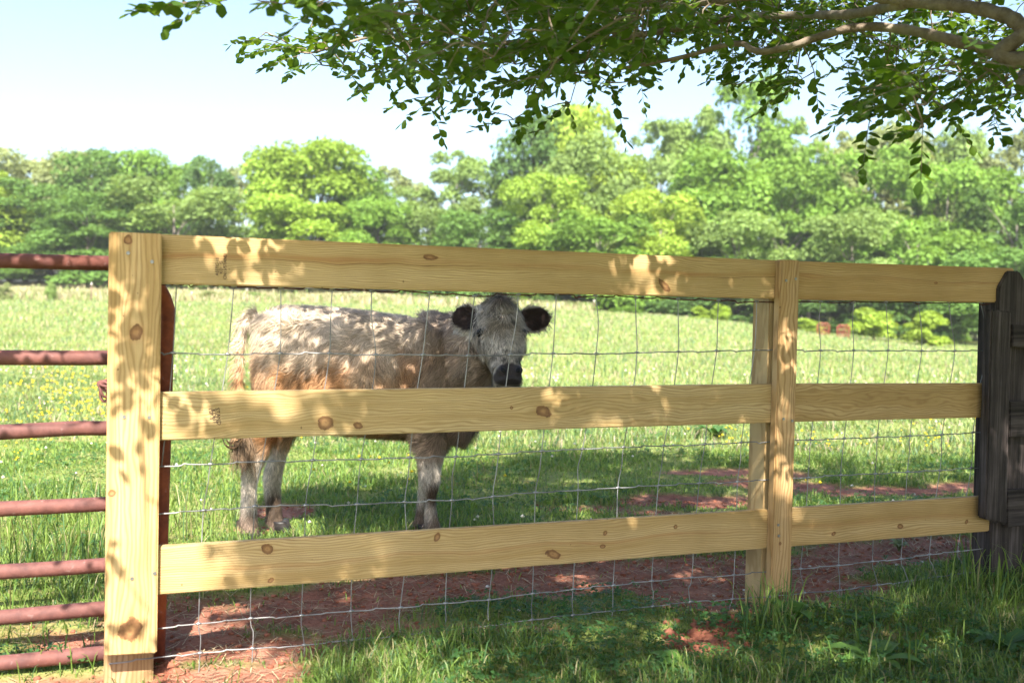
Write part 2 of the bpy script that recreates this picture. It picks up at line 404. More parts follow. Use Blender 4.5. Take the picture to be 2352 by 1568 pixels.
rails.append(board("rail", [(354, 1256), (1795, 1168.5), (1788, 1257), (354, 1367)], 0, 0.028, fence, pine, seed=12.7, fine=140, band=[(-0.004, .009, .45)],
      knots=[(614, 1260, 13, 1.4, -.7), (622, 1332, 6, 1.6, .6), (1004, 1233, 9, 1.6, 1.2), (1270, 1272, 13, 2.1, -.35), (1390, 1224, 7, 1.3, 1.0), (1384, 1254, 6, 1.6, 0), (1552, 1209, 6, 1.2, 1.2)], tone=(.99, .96, .84)))
rails.append(board("rail", [(1801, 1168), (2320, 1136), (2320, 1216), (1794, 1256.5)], 0, 0.028, fence, pine, seed=15.2, fine=130, band=[(0.0, .012, .4)],
      knots=[(1915, 1225, 7, 1.3, .5), (2068, 1208, 9, 1.5, -.2), (2220, 1198, 6, 1.5, .9)], tone=(.96, .90, .76)))

# galvanised nail heads
k = NT("galvanised_steel"); P = k.coord("Object"); nn = k.noise(P, 40, 4)
M_galv = k.done(k.bsdf(k.ramp(nn, [(0.3, (0.22, 0.22, 0.23)), (0.7, (0.42, 0.42, 0.43))]), 0.42, 0.5, 0.85))
nb = bmesh.new(); bmesh.ops.create_cone(nb, cap_ends=True, segments=10, radius1=0.0056, radius2=0.0048, depth=0.003); nail_me = bpy.data.meshes.new("nail"); nb.to_mesh(nail_me); nb.free()
nail_me.materials.append(M_galv)
Rn = Vector(N_).to_track_quat('Z', 'Y').to_matrix().to_4x4()
for px, py in [(294, 581), (349, 601), (285, 957), (343, 958), (303, 1328), (366 - 11, 1316), (1806, 644), (1828, 640), (1800, 962), (1820, 966), (1789, 1230), (1788, 1205)]:
    p = on_fence(px, py, 0.0368); o = bpy.data.objects.new("nail", nail_me); COL.objects.link(o)
    o.matrix_world = Matrix.Translation(p) @ Rn; o.parent = fence; o.matrix_parent_inverse = fence.matrix_world.inverted()

# ink stamps on the rails
k = NT("stamp_ink"); M_ink = k.done(k.bsdf((0.035, 0.018, 0.03), 0.7, 0.1))
def stamp(lines, px, py, size, flip, rail):
    for i, (txt, dx, dy) in enumerate(lines):
        cu = bpy.data.curves.new("stamp", 'FONT'); cu.body = txt; cu.size = size; cu.align_x = 'CENTER'; cu.align_y = 'CENTER'; cu.resolution_u = 2
        tmp = bpy.data.objects.new("stamp", cu); COL.objects.link(tmp); dg = bpy.context.evaluated_depsgraph_get()
        me = bpy.data.meshes.new_from_object(tmp.evaluated_get(dg)); bpy.data.objects.remove(tmp)
        me.materials.clear(); me.materials.append(M_ink)
        o = bpy.data.objects.new("stamp", me); COL.objects.link(o)
        p = on_fence(px + dx, py + dy, 0.0014)
        ez = Vector(N_); ex = Vector((0, 0, 1 if flip else -1)); ex = (ex + Vector(A_) * (0.0 if flip else 0.12)).normalized(); ey = ez.cross(ex)
        R = Matrix(((ex[0], ey[0], ez[0]), (ex[1], ey[1], ez[1]), (ex[2], ey[2], ez[2]))).to_4x4()
        o.matrix_world = Matrix.Translation(p) @ R; o.parent = rail; o.matrix_parent_inverse = rail.matrix_world.inverted()
bpy.context.view_layer.update()
stamp([("STAND", 0, 6), ("KDHT", -9, 6), ("1SP-T", -17, 0)], 501, 950, 0.0155, False, rails[2])
stamp([("CN1S/STAND", 0, 0), ("KD  15", -9, 2), ("ASSTC-1S", -18, 0)], 517, 612, 0.0125, True, rails[0])

# ------------------------------------------------------------------ wire mesh
WIRE = {
 0: [(362, 652), (405, 654), (470, 653), (537, 658), (645, 661), (763, 664), (853, 668), (987, 673), (1090, 680), (1190, 677), (1278, 676), (1368, 680), (1460, 683), (1557, 687), (1650, 690), (1738, 693), (1885, 694), (2035, 694), (2179, 695), (2330, 697)],
 1: [(355, 811), (397, 811), (523, 814), (643, 812), (757, 812), (863, 815), (971, 815), (1075, 817), (1172, 815), (1270, 812), (1369, 813), (1463, 810), (1558, 808), (1646, 806), (1733, 804), (1812, 804), (1885, 805), (1961, 805), (2040, 805), (2117, 806), (2193, 806), (2269, 805), (2330, 805)],
 2: [(362, 1071), (483, 1066), (601, 1060), (718, 1057), (829, 1055), (941, 1051), (1047, 1049), (1145, 1043), (1244, 1036), (1338, 1031), (1432, 1027), (1525, 1024), (1619, 1020), (1703, 1016), (1783, 1013), (1862, 1010), (1939, 1007), (2015, 1004), (2090, 1001), (2164, 998), (2235, 993), (2330, 989)],
 3: [(362, 1180), (467, 1172), (585, 1163), (702, 1160), (820, 1158), (930, 1153), (1038, 1149), (1132, 1140), (1230, 1131), (1328, 1126), (1419, 1120), (1512, 1115), (1606, 1110), (1694, 1106), (1775, 1101), (1856, 1097), (1931, 1091), (2010, 1088), (2084, 1084), (2159, 1080), (2231, 1075), (2330, 1070)],
 4: [(362, 1443), (456, 1432), (575, 1420), (692, 1413), (806, 1403), (919, 1395), (1023, 1385), (1123, 1377), (1223, 1363), (1316, 1353), (1408, 1344), (1497, 1334), (1589, 1326), (1686, 1320), (1768, 1312), (1839, 1306), (1926, 1298), (2004, 1289), (2070, 1283), (2135, 1273), (2200, 1266), (2330, 1250)],
 5: [(250, 1524), (374, 1508), (459, 1499), (580, 1489), (699, 1481), (810, 1469), (920, 1458), (1023, 1446), (1122, 1437), (1222, 1423), (1316, 1412), (1407, 1402), (1499, 1392), (1585, 1382), (1682, 1375), (1766, 1370), (1847, 1361), (1929, 1355), (2016, 1343), (2086, 1334), (2152, 1324), (2215, 1316), (2330, 1300)],
 6: [(459, 1558), (580, 1546), (699, 1533), (795, 1520), (910, 1506), (1026, 1492), (1122, 1480), (1220, 1467), (1325, 1458), (1407, 1450), (1529, 1436), (1600, 1430), (1687, 1423), (1779, 1411), (1900, 1398), (2050, 1380), (2330, 1348)],
}
STAY = [[405, 397, 371, None, None, None], [537, 523, 483, 467, 456, 459], [645, 643, 601, 585, 575, 580], [763, 757, 718, 702, 692, 699],
 [853, 863, 829, 820, 806, 810], [987, 971, 941, 930, 919, 920], [1090, 1075, 1047, 1038, 1023, 1023], [1190, 1172, 1145, 1132, 1123, 1122],
 [1278, 1270, 1244, 1230, 1223, 1222], [1368, 1369, 1338, 1328, 1316, 1316], [1460, 1463, 1432, 1419, 1408, 1407], [1557, 1558, 1525, 1512, 1497, 1499],
 [1650, 1646, 1619, 1606, 1589, 1585], [1738, 1733, 1703, 1694, 1686, 1682], [1818, 1812, 1783, 1775, 1768, 1766], [1885, 1885, 1862, 1856, 1839, 1847],
 [1961, 1961, 1939, 1931, 1926, 1929], [2035, 2040, 2015, 2010, 2004, 2016], [2109, 2117, 2090, 2084, 2070, 2086], [2179, 2193, 2164, 2159, 2135, 2152], [2253, 2269, 2235, 2231, 2200, 2215]]
WOFF = -0.0292 + 0.0002
WOFF = -0.029
k = NT("zinc_wire"); P = k.coord("Object"); nn = k.noise(P, 9, 4)
M_wire = k.done(k.bsdf(k.ramp(nn, [(0.35, (0.15, 0.15, 0.155)), (0.6, (0.34, 0.335, 0.335))]), 0.55, 0.4, 0.35))
k = NT("rusted_wire"); P = k.coord("Object"); nn = k.noise(P, 30, 4)
M_rwire = k.done(k.bsdf(k.ramp(nn, [(0.35, (0.05, 0.025, 0.02)), (0.65, (0.16, 0.065, 0.045))]), 0.8, 0.2))
mesh_root = empty("wire_mesh", fence_pt(1.2, 0, WOFF)); bpy.context.view_layer.update()
tag(mesh_root, "galvanised square-mesh stock wire stretched behind the rails of the new pine fence", "wire mesh")
def put(o, root):
    o.parent = root; o.matrix_parent_inverse = root.matrix_world.inverted(); return o
def wy(w, x): a = np.array(WIRE[w], float); return float(np.interp(x, a[:, 0], a[:, 1]))
knots_at = []
for w, pts in WIRE.items():
    q = []
    rowi = w
    for i, (px, py) in enumerate(pts):
        p = on_fence(px, py, WOFF); q.append(p)
        if i < len(pts) - 1:                       # the tension crimp between two stays
            p2 = on_fence(*pts[i + 1], WOFF); m = (p + p2) / 2; d = (p2 - p)
            if w != 6 or True:
                amp = (0.0035 if w else 0.006) * (0.5 + rng.random()) * (1 if rng.random() > .25 else -1)
                q.append(p + d * 0.40 + np.array((0, 0, -amp * .2))); q.append(m + np.array((0, 0, amp))); q.append(p + d * 0.60 + np.array((0, 0, amp * .5)))
    B = Bag(); B.tube(smooth_path(q, len(q) * 3), 0.0021 if w == 0 else 0.0020, 6)
    put(B.build("line_wire", M_rwire if w == 0 else M_wire), mesh_root)
ROWS = [0, 1, 2, 3, 4, 5, 6]
for st in STAY:
    q = []
    for r, x in enumerate(st):
        if x is None: continue
        p = on_fence(x, wy(r, x), WOFF); q.append(p)
        if x > 372: knots_at.append((p, r))
    if st[5] is not None:
        x = st[5] - 4; p = on_fence(x, wy(6, max(x, 459)), WOFF); q.append(p); knots_at.append((p, 6))
    f = [q[0]]
    for a, b in zip(q[:-1], q[1:]):
        f.append(a * .55 + b * .45 + A_ * (rng.normal() * 0.0035)); f.append(b)
    B = Bag(); B.tube(smooth_path(f, len(f) * 4), 0.00155, 6)
    put(B.build("stay_wire", M_wire), mesh_root)
kb = Bag(); kb.tube([(-.0085, 0, -.0005), (-.004, 0, .0005), (.004, 0, .0008), (.0085, 0, -.0002)], [.0022, .0042, .0042, .0024], 7)
ko = kb.build("wire_knot", M_galv); kme = ko.data; bpy.data.objects.remove(ko)
ang = math.atan2(A_[1], A_[0])
for p, r in knots_at:
    o = bpy.data.objects.new("wire_knot", kme); COL.objects.link(o)
    o.matrix_world = Matrix.Translation(p) @ Matrix.Rotation(ang, 4, 'Z') @ Matrix.Rotation(rng.normal() * .12, 4, 'Y'); put(o, mesh_root)

# ------------------------------------------------------------------ rusty pipe gate
def rust(name, a=(0.075, 0.030, 0.029), b=(0.17, 0.068, 0.058), hot=(0.19, 0.065, 0.045)):
    k = NT(name); P = k.coord("Object"); n1 = k.noise(P, 14, 6, .65); n2 = k.noise(P, 55, 5); n3 = k.noise(k.mapping(P, (3, 3, 3)), 1.4, 3)
    c = k.ramp(n1, [(0.32, a), (0.5, tuple((x + y) / 2 for x, y in zip(a, b))), (0.68, b)])
    c = k.mix(k.ramp(n3, [(0.5, (0, 0, 0)), (0.72, (.7, .7, .7))]), c, hot)
    c = k.mix(k.math('MULTIPLY', k.math('GREATER_THAN', n2, 0.66), 0.22), c, (0.30, 0.22, 0.21))
    c = k.mix(0.4, c, k.ramp(n2, [(0.3, (.6, .6, .6)), (.6, (1.1, 1.1, 1.1))]), 'MULTIPLY')
    return k.done(k.bsdf(c, 0.72, 0.35, 0.0, k.bump(n2, 0.35, 0.004)))
M_rust = rust("rusty_paint"); M_rust2 = rust("orange_rust", (0.13, 0.03, 0.018), (0.33, 0.085, 0.035), (0.5, 0.13, 0.03))
GOFF = -0.19
gate = empty("pipe_gate", fence_pt(-1.2, 0, GOFF)); bpy.context.view_layer.update()
tag(gate, "rusty red pipe field gate hanging at the left end of the new pine fence", "gate")
RP = 0.0218
gy_ = [604, 821, 984, 1157, 1297, 1397, 1499]
gz = [fence_sz(236, y, GOFF)[1] for y in gy_]
s_end = fence_sz(385, 1000, GOFF)[0] - RP - 0.0085 + 0.016
s_far = s_end - 2.9
def gp(s, z): return fence_pt(s, z, GOFF)
lean = (fence_sz(397 - 12, 800, GOFF)[0] - fence_sz(379 - 12, 1440, GOFF)[0]) / (fence_sz(390, 800, GOFF)[1] - fence_sz(370, 1440, GOFF)[1])
def se(z): return s_end + lean * (z - 0.5)
zt = gz[0]; zb = gz[-1] - 0.055; R_ = 0.16
arc = [gp(se(zt) - R_ + R_ * math.sin(t), zt - R_ + R_ * math.cos(t)) for t in np.linspace(0, math.pi / 2, 9)]
B = Bag(); B.tube([gp(s_far + (se(zt) - R_ - s_far) * t, zt - .02 * (1 - t)) for t in (0, .25, .5, .75, 1.0)], RP, 18)
put(B.build("top_pipe", M_rust), gate)
B = Bag(); B.tube(arc + [gp(se(z), z) for z in (zt - R_ - .1, .7, .5, .3, zb)], RP * 1.01, 18)
put(B.build("end_pipe", M_rust2), gate)
for i, z in enumerate(gz[1:]):
    pts = []
    for t in np.linspace(0, 1, 14):
        s = s_far + (se(z) - RP * .8 - s_far) * t
        dent = 0.006 * math.sin(t * 40 + i * 2.1) * (1 if i == 1 else .35)
        pts.append(gp(s, z - 0.004 * (1 - t) + dent * .6))
    B = Bag(); B.tube(pts, RP * (1.0 + .02 * np.sin(np.arange(14) * 2.3 + i)), 18)
    put(B.build("pipe_bar", M_rust), gate)
B = Bag(); B.tube([gp(s_far, zt - .02), gp(s_far, zb)], RP, 14); put(B.build("hinge_pipe", M_rust), gate)

# rusty chain end hooked round the post
chain = empty("chain", on_fence(240, 890, -0.1)); bpy.context.view_layer.update()
tag(chain, "short rusty chain looped round the left edge of the thick gatepost", "chain")
def link(c, R):
    t = np.linspace(0, 2 * np.pi, 15)[:-1]; pts = [(0.017 * math.cos(a) * (1.25), 0.011 * math.sin(a), 0) for a in t]
    pts = np.array(pts + pts[:2]); V, T, Q = tube(pts, .0042, 6, cap=False)
    V = V @ np.array(R).T + c; return V, Q
for i, (px, py, rx, rz) in enumerate([(247, 884, .3, .2), (241, 887, 1.4, .5), (238, 895, .5, 1.3), (239, 905, 1.5, 1.5), (244, 881, 1.2, -.3)]):
    R = (Matrix.Rotation(rz, 3, 'Y') @ Matrix.Rotation(rx, 3, 'X'))
    V, Q_ = link(on_fence(px, py, -0.05 - .008 * i), R); B = Bag(); B.add(V, None, Q_); put(B.build("chain_link", M_rust), chain)

# ------------------------------------------------------------------ weathered fence at the right
oldf = empty("weathered_fence", on_fence(2320, 1290, 0)); bpy.context.view_layer.update()
tag(oldf, "dark weathered board fence with a clipped post where the pine fence ends", "fence")
MO = [old_wood("weathered_board", 'Z', i * 3.1) for i in range(3)] + [old_wood("weathered_rail", 'X', 7.7)]
def oboard(name, quad, off, th, mat, **kw): return board(name, quad, off, th, oldf, mat, **kw)
# clipped post
sz = [fence_sz(*q, 0.012) for q in ((2294, 660), (2316, 622), (2342, 622), (2368, 664), (2352, 1312), (2276, 1312))]
s0 = sum(a for a, b in sz) / 6
bm = bmesh.new(); zz = [b for a, b in sz]; zz[4] = zz[5] = -0.3
lo = [bm.verts.new((a - s0, 0, z)) for (a, b), z in zip(sz, zz)]; hi = [bm.verts.new((a - s0, 0.10, z)) for (a, b), z in zip(sz, zz)]
bm.faces.new(lo); bm.faces.new(hi[::-1])
for i in range(6): bm.faces.new([lo[i], hi[i], hi[(i + 1) % 6], lo[(i + 1) % 6]])
bmesh.ops.recalc_face_normals(bm, faces=bm.faces); bmesh.ops.bevel(bm, geom=bm.edges[:], offset=.005, segments=2, affect='EDGES')
me = bpy.data.meshes.new("post"); bm.to_mesh(me); bm.free(); me.materials.append(MO[0])
o = bpy.data.objects.new("post", me); COL.objects.link(o); p = fence_pt(s0, 0, 0.012)
o.matrix_world = Matrix(((A_[0], -N_[0], 0, p[0]), (A_[1], -N_[1], 0, p[1]), (0, 0, 1, 0), (0, 0, 0, 1))); put(o, oldf)
oboard("front_board", [(2279, 711), (2325, 715), (2314, 1206), (2264, 1192)], 0.062, 0.044, MO[1], bevel=.006)
for q in ([(2326, 745), (3150, 800), (3150, 860), (2326, 796)], [(2320, 921), (3150, 935), (3150, 1000), (2320, 1004)], [(2314, 1126), (3150, 1080), (3150, 1140), (2314, 1211)]):
    oboard("rail", q, 0.046, 0.028, MO[3])
x = 2300
for i in range(9):
    w = 46 * 3.9 / (3.9 + .05 * i); top = 700 + (8 if i % 2 else 0)
    oboard("plank", [(x, top + .0401 * (x - 2300)), (x + w, top + 2 + .0401 * (x - 2300)), (x + w - 14, 1300), (x - 14, 1300)], -0.09 - .004 * (i % 2), 0.018, MO[i % 3], zlow=-0.1, bevel=.003)
    x += w + 4

# ------------------------------------------------------------------ calf
YC = 4.46
def ring(c, u, v, ru, rv, n=20, p=2.0):
    a = np.linspace(0, 2 * np.pi, n, endpoint=False)
    ca, sa = np.cos(a), np.sin(a)
    e = 2.0 / p
    x = np.sign(ca) * np.abs(ca) ** e; y = np.sign(sa) * np.abs(sa) ** e
    return np.asarray(c) + np.outer(x * ru, u) + np.outer(y * rv, v)
def loft(B, rings):
    n = len(rings[0]); m = len(rings); V = np.vstack(rings)
    i = np.arange(m - 1)[:, None] * n; j = np.arange(n)[None, :]; j2 = (j + 1) % n
    Q = np.stack([i + j, i + j2, i + n + j2, i + n + j], -1).reshape(-1, 4)
    V = np.vstack([V, rings[0].mean(0)[None], rings[-1].mean(0)[None]]); jj = np.arange(n); k_ = (jj + 1) % n
    T = np.vstack([np.stack([k_, jj, np.full(n, m * n)], -1), np.stack([(m - 1) * n + jj, (m - 1) * n + k_, np.full(n, m * n + 1)], -1)])
    B.add(V, T, Q)
ex, ey, ez = np.eye(3)
cb = Bag()
# trunk: (x px, top y, bottom y, half width)
TR = [(591, 745, 860, .06), (598, 726, 915, .125), (611, 716, 955, .165), (634, 709, 972, .195), (680, 704, 985, .215), (740, 708, 985, .232), (820, 714, 995, .262),
      (900, 725, 1000, .262), (960, 735, 1003, .235), (1010, 739, 1008, .205), (1045, 745, 1015, .16), (1072, 770, 1012, .115), (1090, 815, 990, .07)]
def trunk_ring(t):
    x, a, b, w = t; p = at_y(x, a, YC); q = at_y(x, b, YC); c = (p + q) / 2
    return ring(c, ey, ez, w, abs(p[2] - q[2]) / 2, 26, 2.25)
X = np.array(TR, float); tt = np.linspace(0, len(TR) - 1, 40)
Xi = smooth_path(X, 44)
loft(cb, [trunk_ring(r) for r in Xi])
def blob(c, rx, ry, rz, R=None, n=18):
    rs = []
    for t in np.linspace(-.97, .97, 11):
        s = math.sqrt(1 - t * t); rs.append(ring(np.array((0, 0, t * rz)), ex, ey, rx * s, ry * s, n))
    if R is not None: rs = [r @ R.T for r in rs]
    loft(cb, [r + c for r in rs])
def rotm(axis, ang): return np.array(Matrix.Rotation(ang, 3, axis))
# haunch, shoulder, brisket masses
blob(at_y(650, 845, YC - .135), .12, .085, .235, rotm('Y', .12)); blob(at_y(655, 855, YC + .135), .115, .085, .22)
blob(at_y(660, 745, YC - .115), .10, .09, .06); blob(at_y(660, 748, YC + .115), .10, .09, .06)
blob(at_y(985, 850, YC - .13), .105, .085, .22, rotm('Y', -.2)); blob(at_y(985, 850, YC + .13), .105, .085, .22, rotm('Y', -.2))
blob(at_y(1056, 960, YC - .03), .072, .10, .115, rotm('Y', -.25)); blob(at_y(1100, 895, YC - .08), .085, .10, .12, rotm('Y', -.3))
# neck
NK = [((1000, 835), YC, .235, .165), ((1045, 822), YC - .03, .215, .15), ((1085, 800), YC - .09, .18, .125), ((1115, 770), YC - .16, .135, .105), ((1138, 745), YC - .23, .10, .09)]
nc = [at_y(*a, b) for a, b, _, _ in NK]
rs = []
for i in range(len(NK)):
    t = nc[min(i + 1, len(nc) - 1)] - nc[max(i - 1, 0)]; t /= np.linalg.norm(t)
    v = ez - t * (ez @ t); v /= np.linalg.norm(v); u = np.cross(t, v)
    rs.append(ring(nc[i], u, v, NK[i][3], NK[i][2], 22))
loft(cb, rs)
# head frame
YAW = math.radians(13)
hf = np.array((math.sin(YAW), -math.cos(YAW), 0)); hl = np.array((math.cos(YAW), math.sin(YAW), 0))
AXD = 0.79; TS = 0.915; hx = hf * math.sqrt(1 - AXD ** 2) - ez * AXD; hn = hf * AXD + ez * math.sqrt(1 - AXD ** 2)   # axis poll->nose, face normal
H0 = at_y(1150, 690, YC - .25)
def hp(t, l=0.0, n=0.0): return H0 + hx * (t * TS) + hl * l + hn * n
HD = [(-.020, .058, .048, 2), (-.006, .084, .078, 2.2), (.03, .097, .098, 2.4), (.075, .099, .115, 2.4), (.125, .099, .12, 2.5), (.165, .097, .118, 2.5), (.205, .084, .108, 2.5), (.25, .068, .09, 2.4),
      (.295, .058, .074, 2.3), (.335, .056, .066, 2.3), (.365, .060, .062, 2.4), (.39, .060, .056, 2.5), (.408, .052, .046, 2.4), (.418, .036, .03, 2.2)]
HDi = smooth_path(np.array(HD, float), 34)
loft(cb, [ring(hp(t, 0, -d - .004 - .02 * math.exp(-((t - .40) / .03) ** 2)), hl, hn, w, d, 24, p) for t, w, d, p in HDi])
# brow ridges, cheeks, nostril rims, chin
for s in (-1, 1):
    blob(hp(.148, s * .079, -.052), .026, .026, .03); blob(hp(.19, s * .058, -.10), .04, .045, .06)
    blob(hp(.372, s * .034, -.022), .022, .022, .024)
blob(hp(.385, 0, -.10), .038, .032, .028)
blob(hp(.012, 0, -.03), .05, .05, .045)
# ears
EAR = []
def ear(side, base, tip, droop):
    a = np.asarray(tip) - np.asarray(base); L = np.linalg.norm(a); a = a / L
    f = -ey * .96 + ez * .1; f = f - a * (f @ a); f /= np.linalg.norm(f); w = np.cross(a, f); w = w * np.sign(w[2])
    rs = []
    for t in np.linspace(-.12, 1, 16):
        wd = .030 + .036 * math.sin(math.pi * min(max(t, 0), 1) ** .8) if t < .92 else .02
        if t > .6: wd *= math.sqrt(max(1 - ((t - .6) / .42) ** 2, .03))
        if t < 0: wd = .026
        n = 26; ang = np.linspace(0, 2 * np.pi, n, endpoint=False); cx = np.cos(ang) * wd
        cup = .018 * (1 - (cx / max(wd, 1e-4)) ** 2) * min(1, max(t + .1, 0) * 3) * (1 - max(t, 0) * .5)
        th = np.sin(ang) * .0095
        rs.append(base + a * (t * L) + np.outer(cx, w) + np.outer(th - cup, f))
    loft(cb, rs); EAR.append((base, a, f, w, L))
ear(-1, hp(.058, -.088, -.075), at_y(1033, 722, YC - .20), 0); ear(1, hp(.058, .088, -.075), at_y(1270, 727, YC - .12), 0)
# legs: (left px, right px, y px), depth
def leg(rows, y, rat=1.0):
    rs = []
    R = smooth_path(np.array(rows, float), len(rows) * 3)
    for l, r, py in R:
        p = at_y(l, py, y); q = at_y(r, py, y); c = (p + q) / 2; w = abs(q[0] - p[0]) / 2 - .003
        rs.append(ring(c, ex, ey, w, w * rat if w < .05 else .05 + (w - .05) * .6, 18))
    loft(cb, rs)
leg([(592, 705, 860), (584, 690, 910), (570, 662, 955), (560, 637, 1003), (554, 616, 1050), (553, 599, 1087), (553, 591, 1122), (552, 590, 1158), (550, 591, 1190), (551, 592, 1210), (554, 596, 1228)], YC - .125)
leg([(640, 735, 880), (640, 705, 945), (632, 676, 1005), (616, 659, 1050), (604, 650, 1087), (605, 646, 1122), (608, 647, 1158), (612, 650, 1190), (617, 654, 1208), (624, 660, 1224)], YC + .12)
leg([(932, 1046, 880), (932, 1036, 950), (944, 1024, 1000), (954, 1014, 1050), (959, 1014, 1085), (961, 1012, 1108), (967, 1009, 1124), (976, 1003, 1142), (976, 1003, 1160), (974, 1007, 1185), (975, 1012, 1208), (976, 1016, 1226)], YC - .12)
leg([(965, 1066, 880), (975, 1050, 950), (986, 1036, 1010), (980, 1022, 1050), (969, 1009, 1085), (961, 993, 1110), (958, 984, 1140), (955, 979, 1165), (952, 976, 1190), (955, 978, 1210), (954, 982, 1226)], YC + .11)
# dewclaws
for px, py, y in ((547, 1200, YC - .12), (612, 1194, YC + .125), (952, 1202, YC + .11), (978, 1206, YC - .08)):
    blob(at_y(px, py, y), .011, .013, .014)
# tail
TL = smooth_path([at_y(590, 722, YC), at_y(574, 729, YC), at_y(561, 752, YC - .02), at_y(553, 800, YC - .05), at_y(549, 860, YC - .08), at_y(548, 910, YC - .13), at_y(550, 960, YC - .20), at_y(557, 1008, YC - .235)], 30)
V, T, Q_ = tube(TL, np.interp(np.linspace(0, 1, 30), [0, .15, .4, 1], [.03, .024, .017, .011]), 12); cb.add(V, T, Q_)

raw = cb.build("calf_raw", None)
mr = raw.modifiers.new("r", 'REMESH'); mr.mode = 'VOXEL'; mr.voxel_size = 0.0075; mr.use_smooth_shade = True
ms = raw.modifiers.new("s", 'SMOOTH'); ms.factor = 0.5; ms.iterations = 5
dg = bpy.context.evaluated_depsgraph_get(); bme = bpy.data.meshes.new_from_object(raw.evaluated_get(dg)); bpy.data.objects.remove(raw)
bme.name = "calf"
nv = len(bme.vertices); BV = np.empty(nv * 3, np.float32); bme.vertices.foreach_get("co", BV); BV = BV.reshape(-1, 3).astype(float)
BN = np.empty(nv * 3, np.float32); bme.vertex_normals.foreach_get("vector", BN); BN = BN.reshape(-1, 3).astype(float)

def lat(px, py, y): return at_y(px, py, y)
def n3(P, f, seed): return fbm(P[:, 0] * f + P[:, 1] * f * .7, P[:, 2] * f - P[:, 1] * f * .5, seed, 3)
CREAM = np.array((.55, .45, .34)); TAN = np.array((.44, .265, .14)); TAUPE = np.array((.33, .255, .20)); DARK = np.array((.055, .042, .036))
GREY = np.array((.44, .39, .335)); NOSE = np.array((.060, .052, .056)); EARIN = np.array((.028, .016, .014)); PALE = np.array((.66, .60, .52))
LATX = lambda px: at_y(px, 800, YC)[0]
def lerp(a, b, t): return a + (b - a) * t[:, None]
EYES = [hp(.152, -.0895, -.0455), hp(.152, .0895, -.0455)]
NOST = [hp(.384, -.031, -.003), hp(.384, .031, -.003)]
def calf_color(P, Nn=None):
    x, y, z = P.T
    nz = n3(P, 7, 90); nz2 = n3(P, 18, 95)
    C = np.broadcast_to(CREAM, P.shape).copy()
    C = lerp(C, TAN, np.clip(sstep(.92, .66, z + (nz - .5) * .35) * .95, 0, 1))
    C = lerp(C, np.array((.46, .22, .085)), sstep(.46, .66, n3(P, 5.0, 97)) * sstep(.92, .74, z) * .75)
    C = lerp(C, PALE, sstep(.56, .74, nz2) * sstep(.6, .8, z) * .2)
    C = lerp(C, TAUPE, sstep(LATX(900), LATX(1010), x + (nz - .5) * .25) * .85)
    C = lerp(C, np.array((.15, .115, .095)), sstep(LATX(990), LATX(1090), x + (nz - .5) * .2) * sstep(.62, .48, z) * .85)
    # legs
    lg = sstep(.44, .33, z); C = lerp(C, PALE, lg * .9)
    C = lerp(C, np.array((.17, .115, .085)), sstep(.20, .085, z + (nz2 - .5) * .10) * .92)
    kn = np.exp(-(((x - LATX(1006)) / .035) ** 2 + ((z - (at_y(1000, 1122, YC)[2])) / .055) ** 2)); C = lerp(C, np.array((.11, .075, .05)), np.clip(kn * 1.4, 0, 1) * (y < YC))
    hk = np.exp(-(((x - LATX(622)) / .035) ** 2 + ((z - (at_y(620, 1165, YC + .1)[2])) / .07) ** 2)); C = lerp(C, np.array((.10, .07, .05)), np.clip(hk * 1.5, 0, 1) * (y > YC))
    ar = np.exp(-(((x - LATX(962)) / .03) ** 2 + ((z - (at_y(962, 1065, YC)[2])) / .05) ** 2)); C = lerp(C, np.array((.33, .19, .09)), np.clip(ar, 0, 1) * .7)
    # head
    D = P - H0; t = D @ hx / TS; l = D @ hl; n = D @ hn
    head = sstep(-.05, -.01, t) * (np.abs(l) < .14) * (n > -.26) * (t < .46) * sstep(YC - .15, YC - .22, y)
    hc = np.broadcast_to(GREY, P.shape).copy()
    hc = lerp(hc, np.array((.19, .15, .125)), np.exp(-((t + .0) / .035) ** 2 - (l / .04) ** 2))
    hc = lerp(hc, np.array((.30, .235, .165)), np.exp(-((t - .13) / .05) ** 2 - (l / .07) ** 2) * .8)
    hc = lerp(hc, PALE, np.exp(-((t - .235) / .05) ** 2 - (l / .07) ** 2) * .55)
    hc = lerp(hc, TAUPE, sstep(-.09, -.15, n) * .9)
    for e in EYES:
        de = np.linalg.norm(P - (e + hx * .026), axis=1); hc = lerp(hc, PALE, np.exp(-(de / .024) ** 2) * .7)
        de = np.linalg.norm(P - e, axis=1); hc = lerp(hc, DARK * .8, sstep(.031, .024, de))
    pad = sstep(.338, .356, t - np.abs(l) * .55 + (nz2 - .5) * .02 + .008) * sstep(-.080, -.062, n)
    hc = lerp(hc, NOSE, pad)
    hc = lerp(hc, np.array((.42, .38, .34)), sstep(.30, .34, t) * sstep(-.068, -.085, n) * .8)
    C = lerp(C, hc, np.clip(head, 0, 1))
    for (b, a, f, w, L) in EAR:
        De = P - b; ta = De @ a / L; fa = De @ f; wa = De @ w
        inside = (ta > .02) * (ta < 1.1) * (np.abs(wa) < .075) * (np.abs(fa) < .05)
        rim = sstep(.74, .97, np.abs(wa) / (.030 + .031 * np.sin(np.pi * np.clip(ta, 0, 1) ** .8))) 
        fr = inside * 1.0
        C = lerp(C, lerp(np.broadcast_to(PALE, P.shape), np.broadcast_to(GREY, P.shape), np.full(len(P), .4)), fr)
        if Nn is not None: C = lerp(C, EARIN, inside * sstep(.0, .35, Nn @ f) * (1 - rim) * sstep(1.0, .86, ta))
    return C
